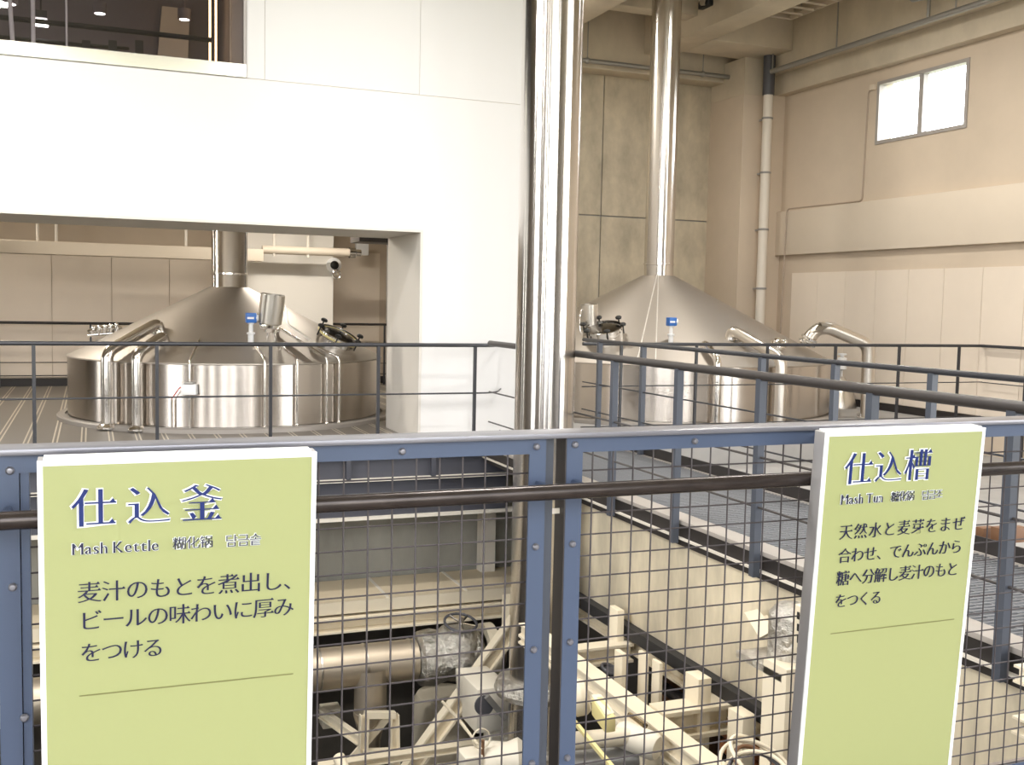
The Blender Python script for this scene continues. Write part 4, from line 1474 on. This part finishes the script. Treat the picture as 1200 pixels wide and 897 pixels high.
# tilted white sheets resting against the concrete wall, perforated channel
A = [at(872, 718, X=3.9), at(888, 714, X=3.9), at(908, 738, X=3.55), at(890, 748, X=3.55)]
tag(MB().prism(A, (.02, .02, -.02)).build('leaning_tray', 'cream_steel'), 'wide bright tray leaning on the concrete side wall', 'tray')
A = [at(895, 722, X=3.9), at(899, 721, X=3.9), at(925, 752, X=3.6), at(920, 754, X=3.6)]
tag(MB().prism(A, (.02, .02, -.02)).build('leaning_strip', 'cream_steel'), 'narrow bright strip leaning beside the wide tray', 'strip')
tag(MB().tube(path([at(905, 744, X=3.6), at(915, 742, X=3.6), at(920, 752, X=3.6), at(924, 768, X=3.6)], .04), .010, 8).build('black_hose', 'black'), 'short curved black hose by the wrapped valve', 'hose')
q0, q1 = at(931, 708, X=3.3), at(950, 775, X=3.3)
pc_ = thing('perforated_channel', 'bright perforated steel channel at the edge of the right green sign', 'channel', (3.3, q0.y-.1, q1.z))
MB().box(3.3, 3.34, q0.y-.30, q0.y, q1.z, q0.z).build('channel', 'cream_steel', pc_, bevel=.004)
mb = MB()
for k in range(4):
    q = at(934, 722+k*14, X=3.29)
    mb.box(3.295, 3.303, q.y-.008, q.y+.008, q.z-.018, q.z+.018)
mb.build('slot', 'black', pc_)
# copper / brown pipes and drums in the dark bay
for (xa, xb, yy, X, r, m__, lab) in (
        (866, 905, 862, 4.3, .075, 'copper', 'copper coloured pipe between the pale post and the bright column'),
        (866, 905, 886, 4.3, .05, 'copper', 'lower thin copper coloured pipe beside the bright column'),
        (772, 805, 802, 4.4, .05, 'brown_steel', 'brown pipe behind the wider pale post')):
    a, b = at(xa, yy, X=X), at(xb, yy, X=X)
    tag(MB().tube([(X, a.y+.2, a.z), (X, b.y-.2, a.z)], r, 18).build('service_pipe', m__), lab, 'pipe')
q = at(737, 790, X=4.2)
tag(MB().lathe([(0, PITZ), (.30, PITZ), (.30, q.z+.25), (.26, q.z+.3), (0, q.z+.3)], (4.78, q.y, 0), seg=28).build('brown_drum', 'brown'), 'dark brown drum behind the slim pale posts', 'drum')
q = at(715, 785, X=3.7)
tag(MB().torus(q, .07, .014, (.3, -.3, 1), 24, 10).lathe([(.06, -.3), (.06, .0), (0, .01)], q, (.1, -.1, 1), 18).build('hand_wheel_valve', 'dark_pipe'), 'dark hand wheel between the long beam and the pale posts', 'valve')
# yellow guard and small drives below the long beam
q = at(703, 833, X=2.75)
yb = thing('yellow_box', 'yellow plate box below the long diagonal beam', 'box', (2.75, q.y, q.z-.15))
MB().prism([at(693, 818, X=2.75), at(709, 842, X=2.75), at(709, 860, X=2.75), at(693, 838, X=2.75)], (.07, 0, .0)).build('housing', 'yellow', yb, bevel=.008)
MB().prism([at(693, 817, X=2.76), at(710, 841, X=2.76), at(720, 838, X=2.83), at(704, 816, X=2.83)], (0, 0, .012)).build('cover_plate', 'cream_steel', yb)
tag(MB().tube([at(738, 838, X=2.95), at(756, 851, X=2.85)], .016, 10).build('coil_spring', 'brass'), 'small brass coloured spring below the long beam', 'spring')
tag(MB().lathe([(0, -.14), (.07, -.14), (.085, -.11), (.085, .11), (.07, .14), (0, .14)], at(748, 868, X=3.12), (.6, -1, -.1), 28).build('drive_motor', 'pale_equipment'), 'pale cylindrical motor under the long beam left of its leg', 'motor')
tag(MB().lathe([(0, -.2), (.055, -.2), (.055, .2), (0, .2)], at(705, 866, X=2.9), (1, -.25, .05), 20).build('conveyor_roller', 'cream_shade'), 'pale level roller below the yellow box', 'roller')
tag(MB().lathe([(0, -.25), (.08, -.25), (.08, .25), (0, .25)], at(700, 893, X=2.9), (1, -.25, .05), 20).build('conveyor_roller', 'grey_pipe'), 'grey level roller at the bottom edge right of the guardrail post', 'roller')
tag(MB().lathe([(0, -.06), (.09, -.06), (.11, -.03), (.11, .03), (.09, .06), (0, .06)], at(678, 818, X=2.75), (1, -.5, .3), 28).build('belt_pulley', 'cream_shade'), 'dusty round pulley close to the right of the guardrail post', 'pulley')
tag(MB().bar(at(673, 846, X=2.7), at(722, 905, X=2.5), .022, .022).build('thin_bar', 'yellow'), 'thin yellowish bar sloping below the yellow box', 'bar')
# coil of cable at the bottom
cc = at(880, 897, X=3.1)
co = thing('cable_coil', 'loose coil of pale and dark cables at the bottom beside the right sign', 'cable coil', cc-Vector((0, 0, .2)))
for k, (r, m__) in enumerate(((.17, 'cream_steel'), (.14, 'dark_pipe'), (.19, 'cream_shade'), (.12, 'brown'), (.155, 'cream_steel'))):
    MB().torus(cc+Vector((.02*k, -.05+.03*k, -.06+.012*k)), r, .011, (.2*(k-2), -.5, 1), 32, 8).build('cable', m__, co)
# cream beam ends by the near right corner
for x_, y_, lab in ((1206, 791, 'upper cream beam end poking in at the right edge'), (1204, 851, 'lower cream beam end poking in at the right edge')):
    q = at(x_, y_, X=3.6)
    tag(hbeam(MB(), (3.55, q.y, q.z), (3.98, q.y, q.z), .07, .075).build('beam_end', 'cream_steel'), lab, 'beam')
